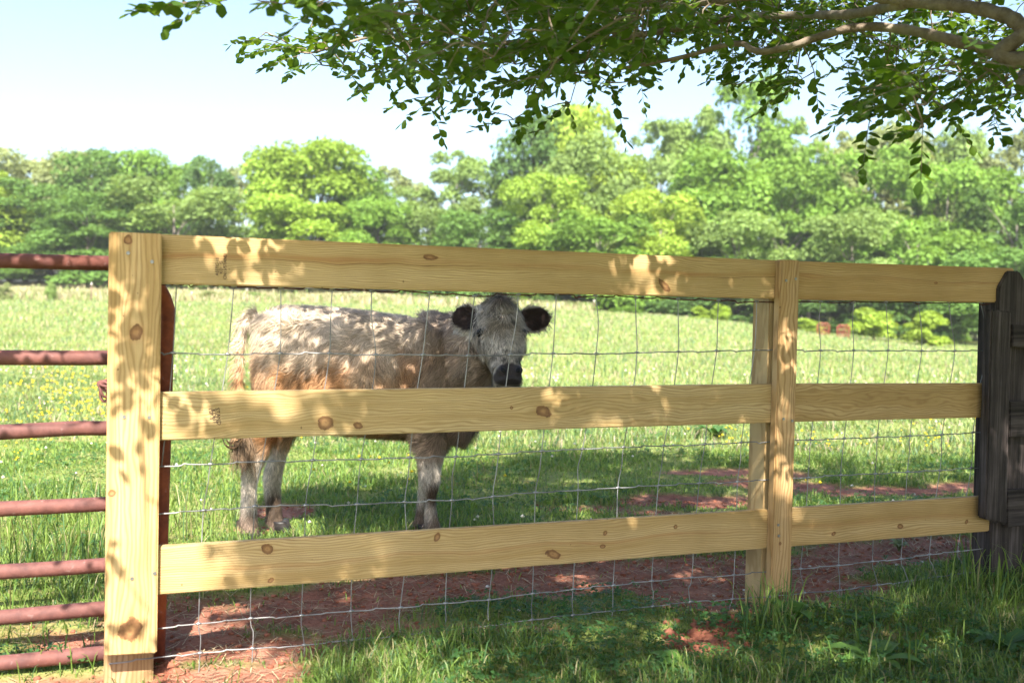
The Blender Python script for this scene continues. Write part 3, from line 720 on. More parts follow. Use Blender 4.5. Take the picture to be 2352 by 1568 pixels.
at = bme.attributes.new("Col", 'FLOAT_COLOR', 'POINT'); cc = np.ones((nv, 4), np.float32); cc[:, :3] = calf_color(BV, BN) * .8; at.data.foreach_set("color", cc.ravel())
k = NT("calf_hide"); a = k.n("ShaderNodeAttribute", attribute_name="Col").outputs[0]; P = k.coord("Object"); nn = k.noise(P, 160, 3)
M_hide = k.done(k.bsdf(k.mix(.5, a, k.ramp(nn, [(0.3, (.6, .6, .6)), (.7, (1.15, 1.15, 1.15))]), 'MULTIPLY'), 0.75, 0.2, normal=k.bump(nn, .3, .004)))
bme.materials.clear(); bme.materials.append(M_hide)
calf = bpy.data.objects.new("calf", bme); COL.objects.link(calf)
tag(calf, "shaggy cream and taupe calf standing behind the pine fence, looking at the camera", "calf")

k = NT("calf_eye"); M_eye = k.done(k.bsdf((.005, .004, .004), .30, .18))
k = NT("nostril"); M_nos = k.done(k.bsdf((.006, .005, .006), .5, .3))
k = NT("hoof_horn"); P = k.coord("Object"); M_hoof = k.done(k.bsdf(k.ramp(k.noise(k.mapping(P, (4, 4, 60)), 1, 3), [(.3, (.012, .010, .010)), (.7, (.035, .030, .028))]), .5, .4))
def ball(name, c, r, m, sc=(1, 1, 1), R=None):
    rs = []
    for t in np.linspace(-.985, .985, 13):
        s = math.sqrt(1 - t * t); rs.append(ring((0, 0, t * r * sc[2]), ex, ey, r * s * sc[0], r * s * sc[1], 18))
    if R is not None: rs = [q @ R.T for q in rs]
    global cb; sv = cb; cb = Bag(); loft(cb, [q + c for q in rs]); o = cb.build(name, m, calf); cb = sv; return o
for e in EYES: ball("eye", e + hl * (-.006 if (e - H0) @ hl > 0 else -.001) + hn * .001, .0215, M_eye)
HR = np.stack([hl, hx, hn], -1)
for i, e in enumerate(NOST): ball("nostril", e, .0125, M_nos, (.85, 1.15, .5), HR @ rotm('Z', .5 * (1 if i else -1)))
# cloven hooves
for l, r, py, y in ((553, 598, 1232, YC - .13), (625, 664, 1226, YC + .115), (974, 1018, 1230, YC - .125), (954, 984, 1230, YC + .105)):
    p = at_y(l, py, y); q = at_y(r, py, y); w = (q[0] - p[0]) / 2; cx = (p[0] + q[0]) / 2; zt_ = max(p[2], .02) + .018
    B = Bag(); sv = cb; cb = B
    for s in (-1, 1):
        rs = []
        for t in np.linspace(0, 1, 6):
            rs.append(ring((cx + .012 * t, y + s * .022, zt_ - (zt_ + .01) * t), ex, ey, w * (.78 + .2 * t), .019 + .003 * t, 14))
        loft(cb, rs)
    cb = sv; B.build("hoof", M_hoof, calf)

# coat: separate tapered strands of hair
bme.calc_loop_triangles(); nt_ = len(bme.loop_triangles); TI = np.empty(nt_ * 3, np.int32); bme.loop_triangles.foreach_get("vertices", TI); TI = TI.reshape(-1, 3)
p0, p1, p2 = BV[TI[:, 0]], BV[TI[:, 1]], BV[TI[:, 2]]
fn = np.cross(p1 - p0, p2 - p0); ar = np.linalg.norm(fn, axis=1) / 2
cen = (p0 + p1 + p2) / 3; fnn = fn / (2 * ar[:, None] + 1e-12)
view = (fnn * (CP - cen)).sum(1) / np.linalg.norm(CP - cen, axis=1)
wgt = ar * np.where(view > -.25, 1, .35)
D = cen - H0; hd_t = D @ hx / TS; hd_l = D @ hl
headm = (cen[:, 1] < YC - .17) & (hd_t > -.06) & (np.abs(hd_l) < .13) & (cen[:, 0] > LATX(1080))
wgt = wgt * np.where(headm, 2.6, 1) * np.where(cen[:, 2] < .36, .9, 1)
NS = 78000
ti = np.searchsorted(np.cumsum(wgt) / wgt.sum(), rng.random(NS)); ti = np.minimum(ti, nt_ - 1)
u = rng.random(NS); v = rng.random(NS); fl = u + v > 1; u[fl] = 1 - u[fl]; v[fl] = 1 - v[fl]
w_ = 1 - u - v
RP_ = p0[ti] * w_[:, None] + p1[ti] * u[:, None] + p2[ti] * v[:, None]
RN = BN[TI[ti, 0]] * w_[:, None] + BN[TI[ti, 1]] * u[:, None] + BN[TI[ti, 2]] * v[:, None]; RN /= np.linalg.norm(RN, axis=1)[:, None] + 1e-9
D = RP_ - H0; t_ = D @ hx / TS; l_ = D @ hl; n_ = D @ hn
ish = (RP_[:, 1] < YC - .17) & (t_ > -.06) & (np.abs(l_) < .125) & (n_ > -.25) & (RP_[:, 0] > LATX(1082))
inear = np.zeros(NS, bool); earf = np.zeros(NS); eardir = np.zeros((NS, 3))
for (b, a, f, w, L) in EAR:
    De = RP_ - b; ta = De @ a / L; e_ = (ta > .0) & (ta < 1.15) & (np.abs(De @ w) < .08) & (np.abs(De @ f) < .05)
    inear |= e_; earf = np.where(e_, RN @ f, earf); eardir[e_] = (a * .7 + np.outer(np.sign(De[e_] @ w), w) * .6)
leg_ = RP_[:, 2] < .40
flow = np.tile(np.array((-.55, 0, -.8)), (NS, 1))
top = sstep(.88, 1.0, RP_[:, 2])[:, None]; flow = flow * (1 - top) + np.array((-.8, 0, -.15)) * top
nkm = sstep(LATX(960), LATX(1030), RP_[:, 0])[:, None]; flow = flow * (1 - nkm) + np.array((-.25, 0, -.95)) * nkm
flow[leg_] = (-.05, 0, -1)
# head whorls: hair falls from the poll, fans out over the brow, points down the nose
hfl = hx[None] * np.ones((NS, 1)) * .9 + hl[None] * (l_ * 7)[:, None]
mid = np.exp(-((t_ - .145) / .045) ** 2)[:, None]
hfl = hfl * (1 - mid) + (hl[None] * (np.sign(l_) * .75)[:, None] + hx[None] * .75) * mid
nosef = np.exp(-((t_ - .20) / .028) ** 2 - (l_ / .05) ** 2)[:, None]; hfl = hfl * (1 - .9 * nosef) + (hl[None] * (l_ * 14)[:, None] + hx[None] * .6) * nosef
upf = np.exp(-((t_ + .02) / .035) ** 2)[:, None]; hfl = hfl + (ez[None] * 1.2 + hl[None] * (l_ * 14)[:, None]) * upf
flow[ish] = hfl[ish]; flow[inear] = eardir[inear]
# tufting: smooth swirl plus clumps
sw = (fbm(RP_[:, 0] * 9 + RP_[:, 1] * 6, RP_[:, 2] * 9, 201, 2) - .5) * 4.2 * np.where(ish, .45, 1) * np.where(leg_ | inear, .25, 1)
sw2 = (fbm(RP_[:, 0] * 34 + RP_[:, 1] * 20, RP_[:, 2] * 34, 207, 2) - .5) * 2.6 * np.where(leg_ | inear, .3, 1)
angr = sw + sw2 + rng.normal(size=NS) * .22
T_ = flow - RN * (flow * RN).sum(1)[:, None]; T_ /= np.linalg.norm(T_, axis=1)[:, None] + 1e-9
Bv = np.cross(RN, T_)
Td = T_ * np.cos(angr)[:, None] + Bv * np.sin(angr)[:, None]; Bd = np.cross(RN, Td)
Ln = .040 + .016 * rng.random(NS); Ln = np.where(ish, .026 + .026 * np.exp(-((t_ - .10) / .12) ** 2), Ln)
Ln = np.where(ish & (t_ < .02), .034, Ln); Ln = np.where(ish & (t_ > .25) , .02, Ln); Ln = np.where(leg_, .017, Ln); Ln = np.where(ish & (n_ < -.10), .022, Ln)
Ln = np.where((RP_[:, 2] > .93) & ~ish & (RP_[:, 0] < LATX(1010)), Ln * 1.15, Ln)
keep = ~(inear & (earf > .15) & (rng.random(NS) < .8)) & ~(ish & (t_ > .335) & (n_ > -.075))
for e in EYES: keep &= np.linalg.norm(RP_ - e, axis=1) > .0305
Ln = np.where(inear, .028, Ln) * (.75 + .5 * rng.random(NS))
RP_, RN, Td, Bd, Ln, ish_, ie = [q[keep] for q in (RP_, RN, Td, Bd, Ln, ish, inear)]; N2 = len(RP_)
def strands(R, Nn, Td, Bd, Ln, wid, lift, curl, droop, cols, name, mat, parent, seg=4):
    N2 = len(R); pts = []; 
    for s in range(seg):
        f = s / (seg - 1)
        p = R + Td * (Ln * f)[:, None] + Nn * (Ln * lift * (f - .55 * f * f) + .001)[:, None] + Bd * (Ln * curl * np.sin(f * 2.6))[:, None] + np.array((0, 0, -1.0)) * (Ln * droop * f * f)[:, None]
        pts.append(p)
    V = np.zeros((N2, 2 * seg - 1, 3))
    for s in range(seg - 1):
        ww = wid * (1 - .55 * (s / (seg - 1)))
        V[:, 2 * s] = pts[s] - Bd * ww[:, None]; V[:, 2 * s + 1] = pts[s] + Bd * ww[:, None]
    V[:, -1] = pts[-1]
    b = (np.arange(N2) * (2 * seg - 1))[:, None]
    Q = np.concatenate([b + np.array([[2 * s, 2 * s + 1, 2 * s + 3, 2 * s + 2]]) for s in range(seg - 2)], 0)
    T = b + np.array([[2 * seg - 4, 2 * seg - 3, 2 * seg - 2]])
    C = np.repeat(cols, 2 * seg - 1, axis=0)
    return mk(name, V.reshape(-1, 3), T, Q, mat, parent, C, True)
hc = calf_color(RP_, RN)
clump = fbm(RP_[:, 0] * 60 + RP_[:, 1] * 40, RP_[:, 2] * 60, 301, 2)
br = np.clip(.52 + .95 * clump + rng.normal(size=N2) * .20, .3, 1.55)
clump2 = fbm(RP_[:, 0] * 130, RP_[:, 2] * 70 + RP_[:, 1] * 70, 305, 2)
br = np.where(ish_, np.clip(br + (clump2 - .5) * 2.2 + rng.normal(size=N2) * .2, .16, 1.9), np.clip(br + (clump2 - .5) * .7, .25, 1.7))
hc = hc * br[:, None]
k = NT("calf_hair"); a = k.n("ShaderNodeAttribute", attribute_name="Col").outputs[0]; M_hair = k.done(k.leafy(a, .18, a, .55, .25))
lift = np.where(ish_, .42, .45) * (.5 + rng.random(N2)); lift = np.where(ie, .5, lift)
o = strands(RP_, RN, Td, Bd, Ln, np.where(ish_, .0011, .00125) * (.7 + .6 * rng.random(N2)), lift, rng.normal(size=N2) * .16, np.where(ish_, .05, .16), hc, "coat", M_hair, calf)
# topknot and tail switch
def tuft(name, roots, dirs, L, wid, col, spread, curl, droop, seg=5):
    N2 = len(roots); d = dirs + rng.normal(size=(N2, 3)) * spread; d /= np.linalg.norm(d, axis=1)[:, None]
    b = np.cross(d, np.array((0, 1.0, 0.001))); b /= np.linalg.norm(b, axis=1)[:, None]; n = np.cross(b, d)
    strands(roots, n, d, b, L, wid, .0, curl, droop, col, name, M_hair, calf, seg)
m = 420; rt = hp(-.018, 0, -.03) + np.outer(rng.normal(size=m) * .028, hl) + np.outer(rng.normal(size=m) * .012, hn) + np.outer(rng.random(m) * .01, hx)
tuft("topknot", rt, np.tile(ez * 1.0 + hf * .15, (m, 1)) + np.outer((rt - H0) @ hl * 14, hl), .022 + .026 * rng.random(m), np.full(m, .0008), np.outer(.5 + rng.random(m) * .9, GREY), .35, rng.normal(size=m) * .2, np.full(m, .15))
m = 700; tb = TL[-1]; rt = TL[-1 - rng.integers(0, 4, m)] + rng.normal(size=(m, 3)) * .012
tuft("tail_switch", rt, np.tile(np.array((.04, -.02, -1)), (m, 1)), .07 + .09 * rng.random(m), np.full(m, .0012), np.outer(.35 + rng.random(m), np.array((.17, .115, .07))), .16, rng.normal(size=m) * .12, np.full(m, .2))
B = Bag(); 
for pts in ([(552, 1004), (540, 1014), (528, 1018), (518, 1008)], [(553, 1010), (545, 1025), (533, 1030), (517, 1020), (512, 1010)], [(553, 1000), (546, 1006), (545, 998), (552, 994)]):
    for j in range(7):
        pp = [at_y(px + rng.normal() * 1.5, py + rng.normal() * 1.8, YC - .24 + rng.normal() * .01) for px, py in pts]
        B.tube(smooth_path(pp, 12), np.linspace(.0035, .0008, 12), 5)
k = NT("dark_tail_hair"); M_dh = k.done(k.bsdf((.13, .075, .035), .5, .3)); B.build("tail_lock", M_dh, calf)

# ------------------------------------------------------------------ overhanging tree
LEAFT = np.array([(0, 0, 0), (0, .55, -.05), (0, 1, .0), (-.26, .30, .05), (-.33, .66, .06), (.26, .30, .05), (.33, .66, .06), (-.14, .90, .03), (.14, .90, .03)], float)
LEAF_T3 = np.array([(0, 3, 1), (3, 4, 1), (4, 7, 1), (7, 2, 1), (0, 1, 5), (5, 1, 6), (6, 1, 8), (8, 1, 2)])
def leaf_frames(pos, d, nrm, size):
    d = d / np.linalg.norm(d, axis=1)[:, None]; x = np.cross(d, nrm); x /= np.linalg.norm(x, axis=1)[:, None] + 1e-9; n = np.cross(x, d)
    return np.stack([x, d, n], -1) * size[:, None, None]
UPPER = np.array([(-400, -60), (300, -20), (338, 32), (430, 38), (470, 20), (560, 18), (590, 46), (640, 36), (690, 40), (735, 34), (765, 30), (772, 60), (800, 62), (835, 45), (850, 30)], float)
MAINB = np.array([(850, 30), (900, 45), (960, 70)], float)
# lower outline of the foliage in the picture, and the outline's upper limit for the left tip
LOW = np.array([(-600, -120), (300, -30), (335, 30), (470, 30), (560, 18), (600, 40), (640, 105), (700, 160), (780, 185), (850, 175), (935, 185), (945, 245), (990, 258), (1060, 240), (1100, 235), (1140, 282),
                (1200, 288), (1250, 262), (1310, 262), (1360, 230), (1400, 212), (1460, 208), (1500, 200), (1560, 160), (1620, 150), (1700, 180), (1790, 190), (1815, 235), (1850, 205), (1920, 175), (1965, 190), (1985, 310), (2050, 285), (2110, 320), (2170, 275),
                (2230, 240), (2290, 295), (2340, 240), (2400, 260), (3000, 300), (4000, 400)], float)
GAPS = [((640, 40), 170, 36), ((1690, 150), 30, 25), ((1900, 130), 70, 34), ((2060, 60), 60, 12), ((2270, 12), 90, 34), ((2130, 140), 40, 30), ((1980, 175), 45, 40), ((2300, 95), 50, 22)]
def shade_fence(px, z):
    top = np.interp(px, [100, 235, 372, 400, 520, 700, 2300], [.12, .06, .08, .85, .92, 1.0, 1.0])
    mid = np.interp(px, [100, 235, 380, 470, 580, 700, 2300], [.05, .04, .02, .08, .5, 1.0, 1.0])
    bot = np.interp(px, [100, 235, 372, 540, 620, 800, 1020, 2300], [.02, .01, .01, .04, .40, .6, .95, 1.0])
    return np.where(z > 1.0, top, np.where(z > .5, mid, bot))
def shade_calf(x, z):
    lx = x - LATX(1176)
    v = np.interp(lx, [-1.35, -1.1, -.98, -.80, -.5, -.2, .3], [.01, .02, .05, .4, .8, .95, 1.0])
    return np.where((z > .90) & (lx < -.33), v * .12, v)
def shade_ground(x, y):
    lim = 6.6 + .35 * np.sin(x * 2.3) + .3 * sstep(.4, 1.6, x) - .9 * sstep(-.1, -1.0, x)
    near = np.interp(x, [-3, -1.3, -.75, -.35, .1, .6, 3], [.02, .02, .06, .4, .8, 1, 1])
    fr = np.interp(x, [-3, -1.25, -.9, -.4, 0, 4], [.0, .03, .4, .85, .95, .95])
    v = np.where(y < 4.1, near, fr)
    v = np.where((x > 1.1) & (y > 4.7), v * .5, v)
    return np.where(y > lim, .0, v)
def want(P):
    d = SUN_TO
    t = ((FA - P) @ N_) / (d @ N_); H = P + d * t[:, None]; s = (H - FA) @ A_; fx, fy, _ = project(H)
    onf = (H[:, 2] < 1.25) & (H[:, 2] > .1) & (s > -.3) & (s < 3.8) & (t > 0)
    tc = (YC - .2 - P[:, 1]) / d[1]; Hc = P + d * tc[:, None]; onc = (Hc[:, 2] > .3) & (Hc[:, 2] < 1.12) & (Hc[:, 0] > LATX(540)) & (Hc[:, 0] < LATX(1300))
    tg = -P[:, 2] / d[2]; G = P + d * tg[:, None]
    sf = shade_fence(fx, H[:, 2]); hole = sstep(.465, .515, fbm(s * 3.9 + H[:, 2] * .9, H[:, 2] * 2.3, 501, 2) - .05 * (H[:, 2] < .45)); sf = sf * (1 - .98 * hole)
    a = np.where(onf, sf, 1.0); c = np.where(onc, shade_calf(Hc[:, 0], Hc[:, 2]), 1.0)
    gsh = shade_ground(G[:, 0], G[:, 1]); gsh = gsh * (1 - .95 * sstep(.60, .66, fbm(G[:, 0] * 2.6, G[:, 1] * 2.0, 509, 2)))
    return np.minimum(np.minimum(a, c), np.where(onf | onc, 1.0, gsh)), onf
# crown volume
def candidates(n):
    return np.stack([rng.uniform(-2.6, 5.2, n), rng.uniform(-2.6, 5.4, n), rng.uniform(1.5, 5.4, n)], -1)
TRUNK = np.array((3.75, 1.9, 0.0))
def crown_ok(P):
    x, y, z = P.T
    e = ((x - 2.2) / 4.6) ** 2 + ((y - 1.4) / 3.7) ** 2 + ((z - 3.1) / 2.4) ** 2
    edge = fbm(x * .9 + z, y * .9, 71, 3)
    r = np.hypot(x - TRUNK[0], y - TRUNK[1])
    return (e < .75 + .5 * edge) & (np.linalg.norm(P - CP, axis=1) > 2.05)
def view_ok(P):
    px, py, zc = project(P)
    low = np.interp(px, LOW[:, 0], LOW[:, 1]) - 84 * 3.2 / np.maximum(zc, 1)
    inview = (zc > .3) & (px > -300) & (px < 2800) & (py > -260)
    ok = py < low
    ok &= ~((px > 1640) & (py < 135) & (zc < 3.45))
    for (c, rx, ry) in GAPS: ok &= ((px - c[0]) / rx) ** 2 + ((py - c[1]) / ry) ** 2 > 1
    return inview, ok, px, py, zc
C = candidates(170000)
C = C[crown_ok(C)]
iv, ok, px, py, zc = view_ok(C)
pw, onf_ = want(C)
acc = np.where(iv, ok & (zc > 2.2) & (zc < 5.2) & (rng.random(len(C)) < np.maximum(pw, np.where(py > -20, .55, 0)) ** .7), rng.random(len(C)) < pw ** 1.2)
C = C[acc]; iv = iv[acc]; zc = zc[acc]; px = px[acc]; py = py[acc]; onf_ = onf_[acc]
vis = np.where(iv)[0]; hid = np.where(~iv)[0]
print("sprays visible", len(vis), "hidden", len(hid))
fr_ = (px > -60) & (px < 2420) & (py > -70)
vA = rng.permutation(vis[fr_[vis]])[:2700]; vB = rng.permutation(vis[~fr_[vis]])[:500]; vis = np.concatenate([vA, vB])
hA = rng.permutation(hid[onf_[hid]])[:3300]; hB = rng.permutation(hid[~onf_[hid]])[:2700]; hid = np.concatenate([hA, hB]); print(len(vA), len(vB), len(hA), len(hB))
# a few hand-set sprays that hang into the picture at its edges
HAND = [(410, 12, 2.4), (440, 6, 2.4), (470, 2, 2.4), (520, 0, 2.5), (600, 4, 2.4), (650, 10, 2.4), (720, 18, 2.3), (742, 8, 2.3), (690, 0, 2.4), (800, 0, 2.4), (760, 0, 2.5),
        (600, 84, 3.7), (640, 98, 3.7), (670, 118, 3.7), (690, 128, 3.7), (720, 105, 3.7), (750, 118, 3.7), (780, 96, 3.7), (700, 92, 3.7), (820, 120, 3.7), (800, 165, 3.6), (690, 150, 3.7), (860, 140, 3.7),
        (615, 92, 3.6), (655, 108, 3.65), (700, 112, 3.6), (735, 128, 3.7), (770, 108, 3.65), (790, 126, 3.7), (830, 100, 3.7), (850, 118, 3.65), (710, 82, 3.7), (760, 70, 3.8), (810, 80, 3.8), (860, 60, 3.8), (880, 90, 3.8), (740, 150, 3.65), (790, 150, 3.6), (840, 165, 3.6), (890, 150, 3.6), (900, 120, 3.7), (920, 170, 3.6), (960, 225, 3.6), (985, 240, 3.6), (1010, 225, 3.6), (1150, 262, 3.5), (1180, 275, 3.5), (1210, 258, 3.5), (1265, 245, 3.4), (1310, 235, 3.4), (1400, 190, 3.2), (1460, 185, 3.1),
        (1700, 160, 3.6), (1690, 195, 3.6), (1730, 190, 3.6), (1770, 182, 3.6), (1820, 205, 3.3), (1835, 185, 3.3), (1870, 165, 3.3), (2000, 262, 2.8), (1995, 290, 2.8), (2010, 235, 2.8), (2110, 300, 2.6), (2120, 285, 2.6), (2080, 250, 2.7),
        (2170, 250, 2.8), (2200, 225, 2.8), (2280, 265, 2.8), (2300, 240, 2.8), (2340, 215, 2.8), (2230, 190, 2.8), (2060, 200, 2.7), (2150, 210, 2.7), (2100, 170, 2.8), (2260, 150, 2.9), (2330, 160, 2.9), (2010, 200, 2.8), (2060, 235, 2.7), (2130, 240, 2.7), (2190, 170, 2.8), (2310, 200, 2.7)]
# sprays just above the frame whose leaves throw single shadows on the sunlit left end of the fence
BT = []
for bx, by in ((300, 602), (352, 626), (335, 690), (272, 700), (300, 800), (345, 822), (285, 856), (352, 880), (320, 912), (340, 945), (262, 1276), (282, 1320), (300, 1350), (345, 1405), (330, 1432), (268, 1400), (350, 760),
               (500, 930), (545, 950), (482, 975), (600, 925), (640, 955), (520, 985), (560, 1290), (610, 1300), (600, 1325), (680, 1290), (745, 1300), (800, 1275), (830, 1300), (700, 1260), (470, 905)):
    t_b = 1.25 + .4 * rng.random()
    while project(on_fence(bx, by, .036) - SUN_TO * t_b)[1] > -190: t_b += .08
    BT.append(on_fence(bx, by, .036) - SUN_TO * t_b)
for bx, by, g_ in [(x_, 604, GOFF) for x_ in range(6, 232, 20)] + [(x_, 820, GOFF) for x_ in range(14, 232, 26)] + [(30, 985, GOFF), (70, 985, GOFF), (190, 985, GOFF), (110, 1157, GOFF)]:
    t_b = 1.3
    while project(on_fence(bx, by, g_) - SUN_TO * t_b)[1] > -190: t_b += .08
    BT.append(on_fence(bx, by, g_) - SUN_TO * t_b)
BT = np.array(BT)
HP = np.array([CP + ray(a, b) * (c / (ray(a, b) @ CF)) for a, b, c in HAND])
SP = np.vstack([C[vis], HP, C[hid], BT]); nvis = len(vis) + len(HP); isvis = np.arange(len(SP)) < nvis; fine_ = np.zeros(len(SP), bool); fine_[nvis:nvis + len(hA)] = True; fine_[-len(BT):] = True
# limbs, drawn as space curves from the trunk outwards
def P3(px, py, d): r = ray(px, py); return CP + r * (d / (r @ CF))
TK = [(3.80, 1.95, -.15), (3.78, 1.95, .5), (3.70, 1.98, 1.05), (3.55, 2.05, 1.45)]
LIMBS = [("limb", [(3.55, 2.05, 1.45), (3.0, 2.3, 1.72), tuple(P3(2500, 215, 2.75)), tuple(P3(2352, 143, 2.9)), tuple(P3(2200, 98, 3.05)), tuple(P3(2080, 72, 3.15)), tuple(P3(1960, 68, 3.2)), tuple(P3(1850, 100, 3.25)), tuple(P3(1755, 122, 3.3)), tuple(P3(1690, 108, 3.4)), tuple(P3(1560, 140, 3.5)), tuple(P3(1420, 160, 3.55))], .024, .006),
         ("limb", [(3.55, 2.05, 1.45), (3.1, 2.2, 1.95), tuple(P3(2440, 132, 2.7)), tuple(P3(2352, 70, 2.75)), tuple(P3(2300, 40, 2.8)), tuple(P3(2200, 18, 2.9)), tuple(P3(2080, 8, 3.0)), tuple(P3(1950, -8, 3.1)), tuple(P3(1800, -12, 3.3)), tuple(P3(1600, 10, 3.5)), tuple(P3(1400, 30, 3.6))], .028, .009),
         ("limb", [tuple(P3(2080, 8, 3.0)), tuple(P3(1960, 32, 3.3)), tuple(P3(1860, 36, 3.5)), tuple(P3(1720, 40, 3.6)), tuple(P3(1560, 70, 3.7)), tuple(P3(1400, 95, 3.75)), tuple(P3(1200, 105, 3.8)), tuple(P3(1050, 112, 3.8)), tuple(P3(950, 108, 3.8)), tuple(P3(850, 95, 3.75)), tuple(P3(750, 118, 3.7)), tuple(P3(690, 132, 3.7)), tuple(P3(605, 90, 3.7))], .017, .0022),
         ("limb", [(3.55, 2.05, 1.45), (3.1, 1.6, 2.3), (2.4, 1.1, 3.0), (1.4, .6, 3.3), (.3, .5, 3.3), (-.7, .6, 3.2)], .055, .010),
         ("limb", [(3.55, 2.05, 1.45), (3.5, 1.3, 2.4), (3.0, .3, 3.3), (2.2, -.6, 3.9), (1.3, -1.2, 4.1)], .055, .012),
         ("limb", [(3.55, 2.05, 1.45), (3.6, 2.3, 2.4), (3.2, 2.6, 3.3), (2.4, 2.7, 3.9), (1.4, 2.6, 4.1), (.5, 2.4, 4.0)], .055, .010),
         ("limb", [(2.4, 2.7, 3.9), (1.6, 3.4, 3.4), (.7, 3.7, 3.0), (-.2, 3.6, 2.7)], .025, .006),
         ("limb", [(3.55, 2.05, 1.45), (4.2, 1.7, 2.6), (4.8, 1.0, 3.5)], .05, .012)]
k = NT("tree_bark"); P = k.coord("Object"); n1 = k.noise(P, 18, 6, .65); n2 = k.noise(P, 70, 4); n3_ = k.noise(P, 5, 3)
bc = k.ramp(n1, [(.3, (.10, .075, .055)), (.5, (.21, .165, .125)), (.7, (.32, .27, .215))]); bc = k.mix(k.ramp(n3_, [(.5, (0, 0, 0)), (.7, (.6, .6, .6))]), bc, (.30, .30, .25))
M_bark = k.done(k.bsdf(bc, .85, .2, normal=k.bump(k.math('ADD', n1, n2), .6, .008)))
tree = empty("overhanging_tree", TRUNK); bpy.context.view_layer.update()
tag(tree, "leafy tree whose branches hang over the top right of the pine fence from the right", "tree")
B = Bag(); tk = smooth_path(TK, 16); B.tube(tk, np.linspace(.17, .10, 16), 16); put(B.build("trunk", M_bark), tree)
nodes = []; nrad = []
for nm, pts, ra, rb in LIMBS:
    q = smooth_path(pts, len(pts) * 7); q = q + np.cumsum(rng.normal(size=q.shape) * .0022, axis=0) * sstep(0, 1, np.linspace(0, 1, len(q)))[:, None]
    B = Bag(); B.tube(q, np.linspace(ra, rb, len(q)) * (1 + .08 * np.sin(np.arange(len(q)) * 1.7)), 12); put(B.build("limb", M_bark), tree)
    nodes.append(q[7:]); 
nodes = np.vstack(nodes)
# every spray hangs on a twig that runs to the nearest wood nearer the trunk
dist0 = np.linalg.norm(SP - nodes[:, None][np.argmin(((SP[:, None] - nodes[None]) ** 2).sum(-1), axis=1), 0], axis=1)
order = np.argsort(dist0)
allP = np.empty((len(nodes) + len(SP) * 3, 3)); allP[:len(nodes)] = nodes; cnt = len(nodes)
TW = Bag(); outdir = np.zeros_like(SP)
for o_ in order:
    p = SP[o_]; d2 = ((allP[:cnt] - p) ** 2).sum(1); j = int(np.argmin(d2)); q = allP[j]; L = math.sqrt(d2[j])
    dv = (p - q) / (L + 1e-6); outdir[o_] = dv
    mid_ = (p + q) / 2 + np.array((0, 0, .06 * L)) + rng.normal(size=3) * .05 * L
    allP[cnt] = p; cnt += 1
    if L > .25: allP[cnt] = mid_; cnt += 1
    if L > .02:
        r = .0022 + .006 * min(L, .8)
        TW.tube(smooth_path([q, mid_, p], 5 if isvis[o_] else 3), np.linspace(r, .0016, 5 if isvis[o_] else 3), 5 if isvis[o_] else 3)
# leaves along each spray
LP = []; LD = []; LN = []; LS = []; LVs = []
for i_ in range(len(SP)):
    v_ = isvis[i_]; m = rng.integers(9, 14) if v_ else (6 if i_ >= len(SP) - len(BT) else 13)
    ax_ = outdir[i_] * np.array((.7, .7, .25)) + rng.normal(size=3) * np.array((.45, .45, .22)) + np.array((-.35, .0, -.06)); ax_ /= np.linalg.norm(ax_)
    side = np.cross(ax_, (0, 0, 1.0)); side /= np.linalg.norm(side) + 1e-9
    L = rng.uniform(.13, .24) if v_ else (rng.uniform(.14, .24) if fine_[i_] else rng.uniform(.25, .42))
    if i_ >= len(vis) and v_: L *= .75
    t = np.linspace(.12, 1, m); sgn = np.where(np.arange(m) % 2 == 0, 1, -1)
    axp = SP[i_] + np.outer(t * L, ax_) + np.outer(-.22 * t ** 2 * L, (0, 0, 1.0))
    d = ax_[None] * (.35 + .6 * t[:, None] ** 3) + side[None] * (sgn * .8 * (1 - t ** 4))[:, None] + np.array((0, 0, -.30)) + rng.normal(size=(m, 3)) * .28
    nn_ = np.array((0, 0, 1.0)) + rng.normal(size=(m, 3)) * .42
    sz = rng.uniform(.032, .056, m) * (1.0 if v_ else (1.25 if fine_[i_] else 1.75)) * (1 - .25 * t)
    LP.append(axp); LD.append(d); LN.append(nn_); LS.append(sz); LVs.append(np.full(m, v_))
    if v_: TW.tube(np.vstack([SP[i_][None], axp[::3]]), np.linspace(.0016, .0007, 1 + len(axp[::3])), 4)
LP = np.vstack(LP); LD = np.vstack(LD); LN = np.vstack(LN); LS = np.concatenate(LS); LVs = np.concatenate(LVs)
q_x, q_y, q_z = project(LP)      # no spray outside the picture lets a stray leaf dangle into it
kp_ = LVs | ~((q_z > .2) & (q_x > -60) & (q_x < 2420) & (q_y > -70) & (q_y < 1650)); LP, LD, LN, LS, LVs = LP[kp_], LD[kp_], LN[kp_], LS[kp_], LVs[kp_]
FRM = leaf_frames(LP, LD, LN, LS)
put(TW.build("twigs", M_bark), tree)["kind"] = "stuff"
k = NT("canopy_leaf"); a = k.n("ShaderNodeAttribute", attribute_name="Col").outputs[0]
M_leaf = k.done(k.leafy(a, .5, k.mix(1.0, a, (1.5, 1.35, .35), 'MULTIPLY'), .42, .35))
k = NT("canopy_leaf_single"); oi = k.n("ShaderNodeObjectInfo")
lc = k.ramp(oi.outputs["Random"], [(0, (.056, .118, .019)), (.5, (.078, .155, .025)), (1, (.115, .198, .031))])
M_leaf1 = k.done(k.leafy(lc, .5, k.mix(1.0, lc, (1.5, 1.35, .35), 'MULTIPLY'), .42, .35))
